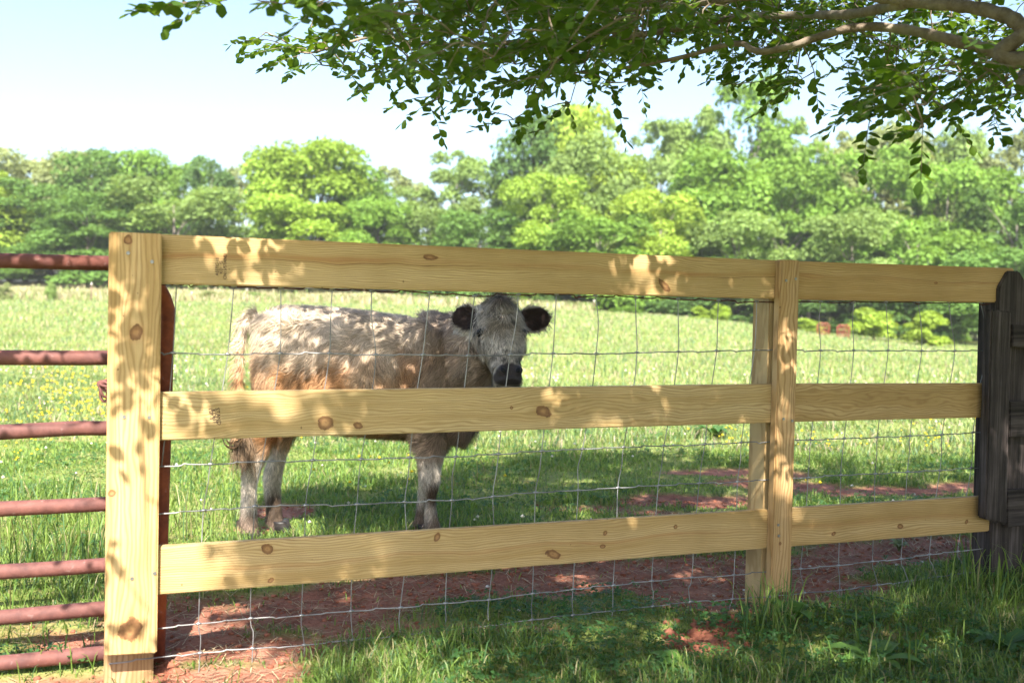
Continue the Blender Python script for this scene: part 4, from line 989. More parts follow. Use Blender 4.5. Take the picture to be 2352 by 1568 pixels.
# the 300 leaves that show largest are parts of their own
lpx, lpy, lz = project(LP + FRM[:, :, 1] * .5)
V3 = (CP - LP); V3 /= np.linalg.norm(V3, axis=1)[:, None]; nn3 = FRM[:, :, 2] / LS[:, None]
big = (LS / np.maximum(lz, .5)) ** 2 * (np.abs((V3 * nn3).sum(1)) + .15)
low = np.interp(lpx, LOW[:, 0], LOW[:, 1])
score = np.where((lz > .4) & (lpx > 5) & (lpx < 2345) & (lpy > 3) & LVs, big * (1 + .9 * (lpy > low - 60)), 0)
sel = np.argsort(-score)[:296]; rest = np.setdiff1d(np.arange(len(LP)), sel)
lme = bpy.data.meshes.new("leaf"); lme.from_pydata([tuple(v) for v in LEAFT], [], [tuple(map(int, f)) for f in LEAF_T3]); lme.materials.append(M_leaf1)
lme.polygons.foreach_set("use_smooth", np.ones(len(LEAF_T3), bool))
for i_ in sel:
    o = bpy.data.objects.new("leaf", lme); COL.objects.link(o); R = FRM[i_]
    o.matrix_world = Matrix.Translation(LP[i_]) @ Matrix([list(R[r]) for r in range(3)]).to_4x4(); put(o, tree)
V = LP[rest][:, None, :] + np.einsum('nij,vj->nvi', FRM[rest], LEAFT); n_ = len(rest)
T = (np.arange(n_) * 9)[:, None, None] + LEAF_T3[None]
g1 = rng.random(n_)[:, None]; lcol = np.array((.056, .118, .019)) * (1 - g1) + np.array((.115, .198, .031)) * g1
put(mk("foliage", V.reshape(-1, 3), T.reshape(-1, 3), None, M_leaf, None, np.repeat(lcol, 9, 0), True), tree)["kind"] = "stuff"

# ------------------------------------------------------------------ far trees
def crown_mesh(name, seed, kind):
    r = np.random.default_rng(seed); lob = []
    # nominal tree: 1 high, crown half width .32
    if kind == 'round':
        n = 26
        for i in range(n):
            h = .14 + .78 * ((i + .5) / n) ** .9; pr = .33 * math.sin(math.pi * min(1, max(.10, (h - .02) / 1.0)) ** .85) + .02
            a = i * 2.4 + r.random(); q = pr * (.55 + .35 * r.random()); lob.append((q * math.cos(a), q * math.sin(a), h, .115 + .06 * r.random()))
        lob.append((0, 0, .9, .10)); nl = 14000; s = (.010, .021); shell = .55
    elif kind == 'airy':
        n = 30
        for i in range(n):
            h = .30 + .66 * ((i + .5) / n); pr = .27 * math.sin(math.pi * min(1, (h - .2) / .84)) + .03
            a = i * 2.4 + r.random(); q = pr * (.6 + .5 * r.random()); lob.append((q * math.cos(a), q * math.sin(a), h, .055 + .045 * r.random()))
        nl = 8500; s = (.009, .018); shell = .2
    elif kind == 'dense':
        n = 34
        for i in range(n):
            h = .06 + .84 * ((i + .5) / n); pr = .36 * (1 - ((h - .42) / .62) ** 2) ** .5 if abs(h - .42) < .6 else .05
            a = i * 2.4 + r.random(); q = pr * (.7 + .3 * r.random()); lob.append((q * math.cos(a), q * math.sin(a), h, .10 + .06 * r.random()))
        nl = 15000; s = (.010, .021); shell = .6
    elif kind == 'layer':
        n = 30
        for i in range(n):
            h = .10 + .82 * ((i + .5) / n); pr = .38 * (1 - (max(h - .3, 0) / .75) ** 2) ** .5
            a = i * 2.4 + r.random(); q = pr * (.5 + .55 * r.random()); lob.append((q * math.cos(a), q * math.sin(a), h, .10 + .07 * r.random()))
        nl = 14000; s = (.010, .020); shell = .4
    else:  # bush
        n = 18
        for i in range(n):
            h = .10 + .68 * r.random(); pr = .5 * (1 - (h - .1) ** 2); a = r.random() * 6.3; q = pr * r.random() ** .5; lob.append((q * math.cos(a), q * math.sin(a), h, .16 + .10 * r.random()))
        nl = 2600; s = (.03, .06); shell = .3
    lob = np.array(lob); lob[:, :2] *= r.uniform(.75, 1.22, (len(lob), 1)); lob[:, 2] += r.normal(size=len(lob)) * .028; lob[:, 3] *= r.uniform(.62, 1.32, len(lob)); w = lob[:, 3] ** 2; li = r.choice(len(lob), nl, p=w / w.sum())
    u = r.normal(size=(nl, 3)); u /= np.linalg.norm(u, axis=1)[:, None]; u[:, 2] = np.where(u[:, 2] < -.35, -u[:, 2], u[:, 2])
    rad = lob[li, 3] * (shell + (1.08 - shell) * r.random(nl) ** .5)
    # every lobe breaks into smaller sprays
    sub = fbm(u[:, 0] * 3 + li * 7.7, u[:, 2] * 3 + u[:, 1] * 3, seed, 2); rad = rad * (.72 + .55 * sub)
    flat = .62 if kind == 'layer' else .8
    Pc = lob[li, :3] + u * rad[:, None] * np.array((1, 1, flat)); Pc[:, 2] = np.maximum(Pc[:, 2], .015)
    nrm = u * .55 + np.array((0, 0, .75)) + r.normal(size=(nl, 3)) * .55; nrm /= np.linalg.norm(nrm, axis=1)[:, None]
    t1 = np.cross(nrm, r.normal(size=(nl, 3))); t1 /= np.linalg.norm(t1, axis=1)[:, None]; t2 = np.cross(nrm, t1)
    sz = r.uniform(*s, nl)[:, None]
    A = Pc - t1 * sz; Cc = Pc + t1 * sz; Bq = Pc - t2 * sz * .62 + nrm * sz * .2; Dq = Pc + t2 * sz * .62 + nrm * sz * .2
    V = np.stack([A, Bq, Cc, Dq], 1).reshape(-1, 3); Q = np.arange(nl * 4).reshape(-1, 4)
    lobc = .82 + .36 * r.random(len(lob)); col = np.repeat((lobc[li] * (.85 + .3 * r.random(nl)))[:, None] * np.ones(3), 4, 0)
    o = mk(name, V, None, Q, None, None, col); me = o.data; bpy.data.objects.remove(o); me.name = "crown"
    # trunk and boughs
    B = Bag(); B.tube([(0, 0, -.03), (.004, .002, .2), (-.006, .004, .45), (.003, 0, .8)], [.017, .014, .010, .003], 8)
    for i in range(0, len(lob), 2):
        x, y, z, rr = lob[i]; z0 = max(.08, z - .22 - .1 * r.random())
        B.tube(smooth_path([(0, 0, z0), (x * .45, y * .45, (z0 + z) / 2 + .02), (x * .95, y * .95, z)], 6), np.linspace(.0055, .0015, 6), 5)
    o = B.build("trunk", None); tm = o.data; bpy.data.objects.remove(o)
    return me, tm
def leaf_mat(name):
    k = NT(name); a = k.n("ShaderNodeAttribute", attribute_name="Col").outputs[0]; oi = k.n("ShaderNodeObjectInfo")
    c = k.mix(1.0, oi.outputs["Color"], a, 'MULTIPLY')
    return k.done(k.leafy(c, .42, k.mix(1.0, c, (1.3, 1.2, .7), 'MULTIPLY'), .6, .2))
M_crown = leaf_mat("far_leaves")
k = NT("far_bark"); P = k.coord("Object"); M_fbark = k.done(k.bsdf(k.ramp(k.noise(k.mapping(P, (40, 40, 8)), 1, 4), [(.3, (.10, .085, .07)), (.7, (.27, .24, .21))]), .9, .1))
PROTO = {}
for kd, sds in (('round', (1, 2, 3)), ('airy', (4, 5)), ('dense', (6, 7)), ('layer', (8, 9)), ('bush', (10, 11))):
    PROTO[kd] = [crown_mesh(kd, s, kd) for s in sds]
    for c_, t_m in PROTO[kd]: c_.materials.append(M_crown); t_m.materials.append(M_fbark)
G1 = (.17, .30, .050); G2 = (.12, .225, .050); G3 = (.235, .36, .050); G4 = (.20, .30, .085); G5 = (.095, .18, .048); G6 = (.27, .385, .055); OL = (.24, .29, .12)
TREES = []
def far_tree(px, top, wpx, D, kind, color, label, group="trees along the far edge of the field", name="tree", base=None, pr=None):
    X = (px - 1176) / F * D; wpx = wpx * (1.16 if kind != 'bush' else 1)
    z0 = float(terrain(X, D)) if base is None else base
    p = at_y(px, top, D); H = p[2] - z0; wid = wpx / F * D
    c_, t_m = PROTO[kind][len(TREES) % len(PROTO[kind]) if pr is None else pr]
    root = empty(name, (p[0], D, z0 - (.10 * H if kind != 'bush' else .1))); TREES.append(root)
    hw = {'round': .40, 'airy': .34, 'dense': .44, 'layer': .46, 'bush': .62}[kind]
    sx = wid / 2 / hw
    root.scale = (sx, sx, H * (1.10 if kind != 'bush' else 1.0)); root.rotation_euler = (0, 0, (len(TREES) * 2.399) % 6.283)
    for nm, m in (("crown", c_), ("trunk", t_m)):
        o = bpy.data.objects.new(nm, m); COL.objects.link(o); o.parent = root; o.color = (*color, 1)
    tag(root, label, "bush" if kind == 'bush' else "tree", group); return root
T_ = far_tree
T_(20, 326, 250, 112, 'layer', OL, "olive green tree with the highest rounded top in the far left corner of the wood")
T_(175, 345, 210, 110, 'round', OL, "greyish olive tree in the left wood, second from the picture's left edge")
T_(250, 342, 190, 104, 'dense', G2, "dark green tree with a pointed tuft on top, above the gatepost")
T_(60, 420, 260, 98, 'layer', G2, "mid green spreading tree low in front of the olive trees, behind the pipe gate")
T_(-60, 380, 240, 96, 'round', G6, "bright yellow-green tree cut off by the picture's left edge")
T_(330, 358, 180, 104, 'round', G1, "green tree just right of the gatepost in the back row of the left wood")
T_(420, 366, 170, 106, 'dense', G1, "low topped green tree between the gatepost and the dark round tree in the left wood")
T_(485, 352, 130, 102, 'dense', G5, "dark bluish green round-topped tree in the left wood")
T_(400, 420, 300, 92, 'dense', G4, "pale green dome-shaped tree in front of the left wood, above the rail's left end")
T_(560, 372, 110, 112, 'airy', OL, "thin pale tree peeping out left of the big yellow-green pair")
T_(632, 338, 190, 96, 'round', G3, "yellow-green tree with a narrow pointed top, left one of the big bright pair")
T_(735, 336, 270, 97, 'round', G3, "widest bright yellow-green tree of the left wood with a rounded top")
T_(820, 380, 190, 99, 'round', G1, "green tree on the right shoulder of the big bright pair")
T_(900, 388, 150, 112, 'airy', OL, "wispy pale olive tree above the calf's shoulders")
T_(960, 430, 140, 108, 'airy', G4, "lowest topped thin tree in the dip between the left and right wood")
T_(1050, 350, 190, 108, 'airy', G4, "tall thin grey-green tree standing alone above the calf's head")
T_(1130, 405, 150, 104, 'airy', G4, "thin grey-green tree touching the left side of the tall dark tree")
T_(1000, 455, 200, 96, 'dense', G4, "soft pale green tree above the calf's neck, in front of the thin trees")
T_(690, 440, 260, 90, 'layer', G3, "low bright tree in front of the big yellow-green pair")
T_(200, 450, 280, 90, 'layer', G2, "low dark green spreading tree directly behind the gatepost")
T_(870, 470, 190, 93, 'round', G1, "low green tree over the calf's back, right of the bright pair")
T_(1230, 262, 200, 96, 'round', G5, "tall dark green tree at the left end of the right wood, half hidden", base=.2)
T_(1330, 238, 240, 98, 'round', G6, "tallest bright yellow-green round-headed tree in the middle, under the hanging leaves", base=.2)
T_(1270, 400, 230, 82, 'layer', G3, "bright layered tree in front of the tall dark tree, left one above the calf's ear", base=.3)
T_(1330, 322, 260, 90, 'dense', G4, "pale dome-topped tree right in front of the tallest bright tree", base=.3)
T_(1430, 360, 180, 92, 'round', G6, "yellow-green tree at the right foot of the tallest bright tree", base=.2)
T_(1520, 278, 200, 104, 'airy', G4, "thin open-crowned tree between the two tallest trees", base=0)
T_(1610, 258, 180, 104, 'airy', G4, "thin open-crowned tree next to the tallest airy tree, on its left", base=0)
T_(1730, 186, 260, 104, 'airy', G1, "tallest airy tree of the right wood, with sky showing through its crown", base=-.3)
T_(1800, 270, 170, 106, 'airy', G4, "thin tree leaning out on the right shoulder of the tallest airy tree", base=-.4)
T_(1650, 350, 280, 90, 'round', G1, "broad green tree below the tallest airy tree, with grey boughs showing", base=0)
T_(1520, 440, 240, 80, 'layer', G6, "bright yellow-green low tree above the long rail between the calf and the middle post", base=.1)
T_(1800, 345, 250, 88, 'dense', G1, "green bushy tree behind the middle post", base=-.4)
T_(1925, 310, 190, 100, 'airy', OL, "thin pale tree in the back row right of the middle post", base=-.6)
T_(2060, 292, 260, 98, 'round', OL, "pale olive round tree in the back row below the hanging leaf clusters", base=-.8)
T_(2010, 345, 300, 88, 'layer', G1, "broad layered green tree right of the middle post", base=-.7)
T_(2200, 300, 230, 98, 'round', G4, "pale green tree in the back row near the dark clipped post", base=-.9)
T_(2330, 292, 260, 96, 'dense', OL, "olive green tree in the picture's top right corner of the wood", base=-1)
T_(2180, 350, 280, 86, 'layer', G1, "green layered tree in front of the pale back row, left of the dark clipped post", base=-1)
T_(2340, 420, 260, 80, 'dense', G2, "green tree above the dark clipped post", base=-1)
T_(1960, 470, 260, 76, 'layer', G4, "low pale green tree above the right-hand top rail, next to the middle post", base=-.6)
T_(2110, 500, 260, 75, 'dense', G1, "low green bushy tree above the right-hand top rail, near its centre", base=-.9)
T_(1700, 480, 240, 78, 'layer', G4, "low pale tree just left of the middle post's top", base=-.2)
T_(1380, 470, 260, 78, 'dense', G1, "low green bushy tree above the rail, right of the calf's head", base=.2)
T_(1120, 480, 240, 84, 'dense', G2, "low dark green tree above the calf's left ear", base=.5)
T_(2500, 330, 300, 84, 'round', G1, "green tree cut off by the picture's right edge", base=-1.1)
T_(2290, 560, 300, 70, 'layer', G2, "low dark green tree between the right rail and the dark clipped post", base=-1.2)
T_(2080, 640, 200, 72, 'layer', G5, "dark low tree behind the far red gates", base=-1)
T_(1860, 600, 260, 74, 'dense', G5, "dark green undergrowth tree behind the middle post", base=-.6)
T_(1590, 600, 300, 78, 'dense', G5, "dark low tree at the wood's foot left of the middle post", base=.1)
T_(1330, 600, 300, 80, 'dense', G5, "dark low tree at the wood's foot right of the calf's head", base=.5)
T_(960, 560, 280, 92, 'dense', G2, "low green thicket tree behind the calf's back", base=.8)
T_(520, 560, 300, 95, 'dense', G2, "low dark green thicket tree above the long rail's left part")
T_(120, 560, 320, 97, 'dense', G2, "low green thicket tree behind the pipe gate")
T_(1860, 380, 200, 96, 'round', G2, "shaded green tree filling the gap right behind the middle post", base=-.5)
T_(1580, 420, 200, 96, 'round', G2, "shaded green tree filling the gap under the thin open-crowned trees", base=0)
BG = "bushes along the far edge of the field"
for px, top, w, D, col, lab in [(500, 664, 90, 70, OL, "pale olive bush at the field edge left of the calf's rump"), (590, 668, 80, 71, G4, "small bush at the field edge just above the calf's hip"),
     (118, 640, 34, 66, G4, "narrow dark cedar shrub standing in the dry grass behind the pipe gate"), (8, 645, 40, 66, OL, "brownish shrub in the dry grass at the picture's left edge"),
     (850, 676, 130, 74, OL, "dry olive bush at the field edge behind the calf's back"), (1010, 680, 110, 72, G4, "green bush at the field edge behind the calf's neck"), (1320, 690, 120, 72, G1, "green bush at the field edge right of the calf's ear"),
     (1610, 700, 60, 66, G6, "yellow-green sapling bush at the field edge, left of two near the middle post"), (1655, 692, 60, 66, G6, "yellow-green sapling bush at the field edge, right of two near the middle post"),
     (1865, 728, 90, 68, G6, "yellow-green bush at the field edge between the middle post and the far red gates"), (2010, 700, 130, 62, G6, "light leafy bush right of the far red gates"), (2130, 712, 130, 60, G6, "yellow-green leafy bush at the field edge left of the dark fence"), (1440, 700, 100, 70, G1, "low green bush at the field edge under the long top rail")]:
    T_(px, top, w, D, 'bush', col, lab, BG, "bush")

# far red gates and thin fence posts at the field edge
k = NT("far_gate_paint"); P = k.coord("Object"); M_fg = k.done(k.bsdf(k.ramp(k.noise(P, 5, 3), [(.3, (.19, .038, .03)), (.7, (.28, .065, .05))]), .6, .3))
for px, py, D, lab in [(1891, 757, 62, "small far red pipe gate beyond the field, left of a pair"), (1937, 762, 61, "small far red pipe gate beyond the field, right of a pair")]:
    p = at_y(px, py, D); root = empty("far_gate", (p[0], D, p[2])); tag(root, lab, "gate", "red gates beyond the field")
    w, h = .37, .40
    def bar(nm, a, b, r=.035):
        B = Bag(); B.tube(np.array([a, b], float), r, 8); o = B.build(nm, M_fg, root)
    fr = [(-w, 0, -h - .2), (-w, 0, h - .1), (-w + .1, 0, h), (w - .1, 0, h), (w, 0, h - .1), (w, 0, -h - .2)]
    B = Bag(); B.tube(np.array(fr), .035, 8); B.build("frame", M_fg, root)
    for i in range(5): bar("bar", (-w, 0, -h + .16 * i), (w, 0, -h + .16 * i), .028)
k = NT("tpost_steel"); M_tp = k.done(k.bsdf((.16, .09, .075), .7, .3)); k = NT("tpost_tip"); M_tpt = k.done(k.bsdf((.7, .66, .62), .6, .3))
for px, py, D, lab in [(210, 655, 64, "thin metal fence post with a pale tip standing in dry grass behind the pipe gate"), (440, 676, 66, "thin metal fence post with a pale tip left of the olive bush"), (567, 668, 66, "thin metal fence post with a pale tip just left of the calf's hip"),
                  (1050, 690, 66, "thin metal fence post with a pale tip behind the calf's neck"), (1365, 695, 64, "thin metal fence post with a pale tip right of the calf's ears")]:
    p = at_y(px, py, D); z0 = float(terrain(p[0], D)); root = empty("fence_post", (p[0], D, z0)); tag(root, lab, "fence post", "thin metal posts at the field edge")
    H = max(p[2] - z0, .6); B = Bag(); B.tube(np.array([(0, 0, -.1), (0, 0, H)]), .03, 6); B.build("stake", M_tp, root)
    B = Bag(); B.tube(np.array([(0, 0, H), (0, 0, H + .16)]), .034, 6); B.build("tip", M_tpt, root)

# ------------------------------------------------------------------ grass
def in_view(x, y, m=140):
    z = terrain(x, y); px, py, zc = project(np.stack([x, y, z + .1], -1))
    return (zc > .3) & (px > -m) & (px < 2352 + m) & (py < 1568 + 260)
def scatter(y0, y1, n):
    """n candidate points between two depths over the width the camera can see (and a margin)"""
    u = rng.random(n); y = np.sqrt(y0 ** 2 + u * (y1 ** 2 - y0 ** 2)); x = y * rng.uniform(-.60, .60, n)
    k_ = in_view(x, y); return x[k_], y[k_]
def blades(name, x, y, H, W, leanmax, col, mat, zoff=0.0, curl=.3, tipcol=None, joint=False):
    n = len(x); z = ground_z(x, y) - .004 + zoff; P = np.stack([x, y, z], -1)
    az = rng.uniform(0, 2 * np.pi, n); ln = leanmax * rng.random(n) ** .8; L = np.stack([np.cos(az), np.sin(az), np.zeros(n)], -1) * ln[:, None]
    wa = az + np.pi / 2 + rng.normal(size=n) * .5; Wv = np.stack([np.cos(wa), np.sin(wa), np.zeros(n)], -1) * W[:, None]
    up = np.array((0, 0, 1.0))
    p1 = P + L * (H * .22)[:, None] + up * (H * .42)[:, None]; p2 = P + L * (H * .60)[:, None] + up * (H * .78)[:, None]
    p3 = P + L * (H * (1.05 + curl * ln))[:, None] + up * (H * np.clip(1.02 - curl * ln * .9, .25, 1.1))[:, None]
    V = np.stack([P - Wv * .7, P + Wv * .7, p1 - Wv, p1 + Wv, p2 - Wv * .72, p2 + Wv * .72, p3], 1)
    b = (np.arange(n) * 7)[:, None]
    Q = np.concatenate([b + np.array([[0, 1, 3, 2]]), b + np.array([[2, 3, 5, 4]])]); T = b + np.array([[4, 5, 6]])
    C = np.repeat(col[:, None, :], 7, 1)
    if tipcol is not None: C[:, 6] = tipcol; C[:, 4:6] = (C[:, 4:6] * .5 + tipcol[:, None] * .5) if tipcol.ndim > 1 else C[:, 4:6] * .5 + tipcol * .5
    return mk(name, V.reshape(-1, 3), T, Q, mat, None, C.reshape(-1, 3), True)
M_grass = attr_mat("grass_blade", .38, .45, .3)
M_dry = attr_mat("dry_straw", .1, .7, .2)
GA = np.array((.105, .185, .034)); GB = np.array((.20, .285, .068)); GC = np.array((.065, .135, .050)); GS = np.array((.34, .31, .16))
def gcol(x, y, n, dry=.06):
    t = np.clip(fbm(x * 1.1, y * 1.1, 131) * 1.6 - .3 + rng.normal(size=n) * .28, 0, 1)[:, None]
    c = GA * (1 - t) + GB * t; b = (rng.random(n) < .25)[:, None]; c = np.where(b, GC, c)
    d = (rng.random(n) < dry)[:, None]; c = np.where(d, GS * (.6 + .5 * rng.random((n, 1))), c)
    return c * (.8 + .4 * rng.random((n, 1)))
def grass_band(name, y0, y1, n, hmin, hmax, w, lean, dry=.05, bright=1.0):
    x, y = scatter(y0, y1, n)
    d = dirt(x, y); clump = fbm(x * 2.6, y * 2.6, 77, 3); tuft = fbm(x * 7, y * 7, 79, 2)
    keep = rng.random(len(x)) < np.clip((1 - d * .985) * (.35 + 1.1 * tuft), 0, 1)
    if y0 < 6: keep &= (np.hypot(x - at_z(575, 1238)[0], y - 4.36) > .05)
    x, y, d, clump = x[keep], y[keep], d[keep], clump[keep]; m = len(x)
    H = (hmin + (hmax - hmin) * rng.random(m) ** 1.6) * (.45 + 1.1 * sstep(.3, .75, clump)) * (1 - .45 * d)
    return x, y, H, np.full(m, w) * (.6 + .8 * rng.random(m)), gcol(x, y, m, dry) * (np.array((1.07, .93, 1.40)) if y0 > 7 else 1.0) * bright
def build_band(name, *a, **k_):
    x, y, H, Wd, c = grass_band(name, *a, **k_); lean = a[6]
    o = blades("grass", x, y, H, Wd, lean, c, M_grass); tag(o, kind="stuff"); return o
# short mown verge on the near side, tufts under the fence, pasture behind
build_band("grass", 1.75, 3.1, 52000, .018, .07, .0017, 1.0, .12)
build_band("grass", 3.1, 4.3, 60000, .015, .06, .0019, 1.0, .08)
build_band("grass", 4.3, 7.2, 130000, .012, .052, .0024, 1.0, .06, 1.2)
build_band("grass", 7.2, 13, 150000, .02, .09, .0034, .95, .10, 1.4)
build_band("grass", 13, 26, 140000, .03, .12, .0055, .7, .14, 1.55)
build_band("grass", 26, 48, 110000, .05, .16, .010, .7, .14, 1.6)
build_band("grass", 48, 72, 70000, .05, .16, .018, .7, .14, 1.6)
# longer stalks: along the gate, the near verge and the foot of the dark fence
def stalks(px0, px1, py0, py1, n, h0, h1, w=.0024, lean=.6, dry=.12):
    qx = rng.uniform(px0, px1, n); qy = rng.uniform(py0, py1, n); G = np.array([at_z(a_, b_) for a_, b_ in zip(qx, qy)]); x, y = G[:, 0], G[:, 1]
    kp = rng.random(n) > dirt(x, y) * .9; x, y = x[kp], y[kp]; m = len(x)
    return x, y, h0 + (h1 - h0) * rng.random(m) ** 1.5, np.full(m, w) * (.7 + .6 * rng.random(m)), gcol(x, y, m, dry)
parts = [stalks(0, 240, 1150, 1330, 480, .08, .25), stalks(0, 230, 1330, 1560, 150, .06, .16), stalks(2180, 2420, 1290, 1420, 150, .08, .24), stalks(560, 2352, 1500, 1800, 260, .04, .11), stalks(1780, 2300, 1380, 1560, 120, .06, .15),
         stalks(250, 560, 1540, 1620, 90, .05, .14), stalks(780, 1500, 1010, 1130, 450, .06, .16), stalks(380, 560, 1130, 1250, 240, .08, .2), stalks(1700, 1830, 1410, 1480, 120, .08, .2)]
x, y, H, Wd, c = [np.concatenate(q) for q in zip(*parts)]
tag(blades("tall_grass", x, y, H, Wd, .65, c, M_grass), kind="stuff")
# dry grass along the far left edge
x = rng.uniform(-60, 18, 30000); y = rng.uniform(66, 84, 30000)
kp = (x / y < .08) & (rng.random(30000) < np.clip(1.3 - np.abs(y - 72) / 9, 0, 1)); x, y = x[kp], y[kp]; m = len(x)
tag(blades("dry_grass", x, y, rng.uniform(.25, .75, m), np.full(m, .05), .5, np.array((.44, .40, .25)) * (.7 + .5 * rng.random((m, 1))) * np.where(rng.random((m, 1)) < .35, np.array((.5, .75, .4)), 1), M_grass), kind="stuff")

# clover and other small broad leaves between the blades
def clover(n, y0, y1, s0, s1):
    x, y = scatter(y0, y1, n); kp = (fbm(x * 1.7, y * 1.7, 55, 3) > .50) & (dirt(x, y) < .35); x, y = x[kp], y[kp]; m = len(x)
    z = ground_z(x, y) + rng.uniform(.015, .055, m); c = np.stack([x, y, z], -1); s = rng.uniform(s0, s1, m)
    nrm = np.array((0, 0, 1.0)) + rng.normal(size=(m, 3)) * .32; nrm /= np.linalg.norm(nrm, axis=1)[:, None]
    t1 = np.cross(nrm, rng.normal(size=(m, 3))); t1 /= np.linalg.norm(t1, axis=1)[:, None]; t2 = np.cross(nrm, t1)
    Vs = []
    for k_ in range(3):
        a_ = k_ * 2.094; d = t1 * math.cos(a_) + t2 * math.sin(a_); e = np.cross(nrm, d)
        Vs.append(np.stack([c, c + (d * .55 - e * .42) * s[:, None] + nrm * s[:, None] * .12, c + d * 1.0 * s[:, None] - e * .2 * s[:, None], c + d * 1.0 * s[:, None] + e * .2 * s[:, None], c + (d * .55 + e * .42) * s[:, None] + nrm * s[:, None] * .12], 1))
    V = np.stack(Vs, 1).reshape(-1, 3); b = (np.arange(m * 3) * 5)[:, None]
    T = np.concatenate([b + np.array([[0, 1, 2]]), b + np.array([[0, 2, 3]]), b + np.array([[0, 3, 4]])])
    col = (np.array((.050, .125, .035)) * (.75 + .6 * rng.random((m, 1)))); col = np.repeat(col, 15, 0)
    return V, T, col
B = Bag()
for a_ in ((9500, 1.8, 3.6, .009, .017), (16000, 3.6, 7.5, .009, .016), (12000, 7.5, 13, .014, .022)):
    V, T, cc_ = clover(*a_); B.add(V, T, None, cc_)
tag(B.build("clover", M_grass, None, False), kind="stuff")
# white clover heads and yellow buttercups in the pasture
def heads(name, n, y0, y1, r, col, h0, h1, f, thr, seed, mat):
    x, y = scatter(y0, y1, n); kp = (fbm(x * f, y * f, seed, 3) > thr) & (dirt(x, y) < .3); x, y = x[kp], y[kp]; m = len(x); B = Bag()
    z = ground_z(x, y) + rng.uniform(h0, h1, m); c = np.stack([x, y, z], -1); rr = r * (.7 + .6 * rng.random(m)) * np.clip(y / 8, 1, 2.2)
    oc = np.array([(1, 0, 0), (-1, 0, 0), (0, 1, 0), (0, -1, 0), (0, 0, .9), (0, 0, -.7)], float)
    F = np.array([(0, 2, 4), (2, 1, 4), (1, 3, 4), (3, 0, 4), (2, 0, 5), (1, 2, 5), (3, 1, 5), (0, 3, 5)])
    V = c[:, None] + oc[None] * rr[:, None, None]; T = (np.arange(m) * 6)[:, None, None] + F[None]
    C = np.repeat(np.array(col) * (.8 + .3 * rng.random((m, 1))), 6, 0)
    return mk(name, V.reshape(-1, 3), T.reshape(-1, 3), None, mat, None, C, True)
M_petal = attr_mat("petals", .2, .6, .2)
tag(heads("white_clover_flowers", 600, 4.2, 16, .009, (.72, .70, .62), .05, .12, 1.3, .45, 33, M_petal), kind="stuff")
tag(heads("buttercup_flowers", 900, 5.2, 11, .010, (.78, .62, .03), .08, .16, .8, .55, 35, M_petal), kind="stuff")
xq = []
for px, py, n, sx, sy in ((150, 900, 80, 90, 45), (200, 965, 60, 60, 30), (90, 1010, 40, 80, 30), (2130, 1045, 26, 60, 18), (1870, 1060, 16, 50, 14), (1700, 1050, 10, 40, 12), (60, 1090, 12, 60, 30)):
    for i in range(n): xq.append(at_z(px + rng.normal() * sx * .6, py + rng.normal() * sy * .6)[:2])
xq = np.array(xq); m = len(xq); z = ground_z(xq[:, 0], xq[:, 1]) + rng.uniform(.08, .2, m)
oc = np.array([(1, 0, 0), (-.5, .87, 0), (-.5, -.87, 0), (0, 0, .5), (0, 0, -.5)], float); F_ = np.array([(0, 1, 3), (1, 2, 3), (2, 0, 3), (1, 0, 4), (2, 1, 4), (0, 2, 4)])
V = np.stack([xq[:, 0], xq[:, 1], z], -1)[:, None] + oc[None] * (.010 * np.clip(xq[:, 1] / 7, .9, 2.0) * (.7 + .6 * rng.random(m)))[:, None, None]
tag(mk("buttercup_flowers", V.reshape(-1, 3), ((np.arange(m) * 5)[:, None, None] + F_[None]).reshape(-1, 3), None, M_petal, None, np.tile((.80, .64, .03), (m * 5, 1))), kind="stuff")

# straw, clods and pebbles on the bare red earth
x, y = scatter(2.2, 5.2, 30000); kp = (dirt(x, y) > .25) | (rng.random(len(x)) < .12); x, y = x[kp], y[kp]; m = len(x)
m = min(m, 5200); x, y = x[:m], y[:m]; a_ = rng.uniform(0, 6.28, m); L = rng.uniform(.015, .075, m); d = np.stack([np.cos(a_), np.sin(a_), rng.normal(size=m) * .12], -1); s_ = np.stack([-np.sin(a_), np.cos(a_), np.zeros(m)], -1) * .0011
c = np.stack([x, y, ground_z(x, y) + .005], -1)
V = np.stack([c - d * L[:, None] / 2 - s_, c - d * L[:, None] / 2 + s_, c + d * L[:, None] / 2 + s_ + np.array((0, 0, .004)), c + d * L[:, None] / 2 - s_ + np.array((0, 0, .004))], 1)
tag(mk("straw", V.reshape(-1, 3), None, np.arange(m * 4).reshape(-1, 4), M_dry, None, np.repeat(np.array((.40, .32, .20)) * (.4 + .8 * rng.random((m, 1))), 4, 0)), kind="stuff")
ico = bmesh.new(); bmesh.ops.create_icosphere(ico, subdivisions=1, radius=1); IV = np.array([v.co[:] for v in ico.verts]); IF = np.array([[v.index for v in f.verts] for f in ico.faces]); ico.free()
def lumps(name, x, y, r, mat, flat=.6):
    m = len(x); V = IV[None] * (1 + .45 * (rng.random((m, len(IV), 1)) - .5)) * np.array((1, 1, flat)) * r[:, None, None]
    V = V + np.stack([x, y, ground_z(x, y) + r * .15], -1)[:, None]; T = (np.arange(m) * len(IV))[:, None, None] + IF[None]
    return mk(name, V.reshape(-1, 3), T.reshape(-1, 3), None, mat)
x, y = scatter(2.3, 5.5, 26000); d = dirt(x, y); kp = d > .5; x, y = x[kp][:4200], y[kp][:4200]
k = NT("red_clay"); P = k.coord("Object"); M_clay = k.done(k.bsdf(k.ramp(k.noise(P, 25, 4), [(.3, (.15, .05, .03)), (.7, (.34, .14, .09))]), .95, .1))
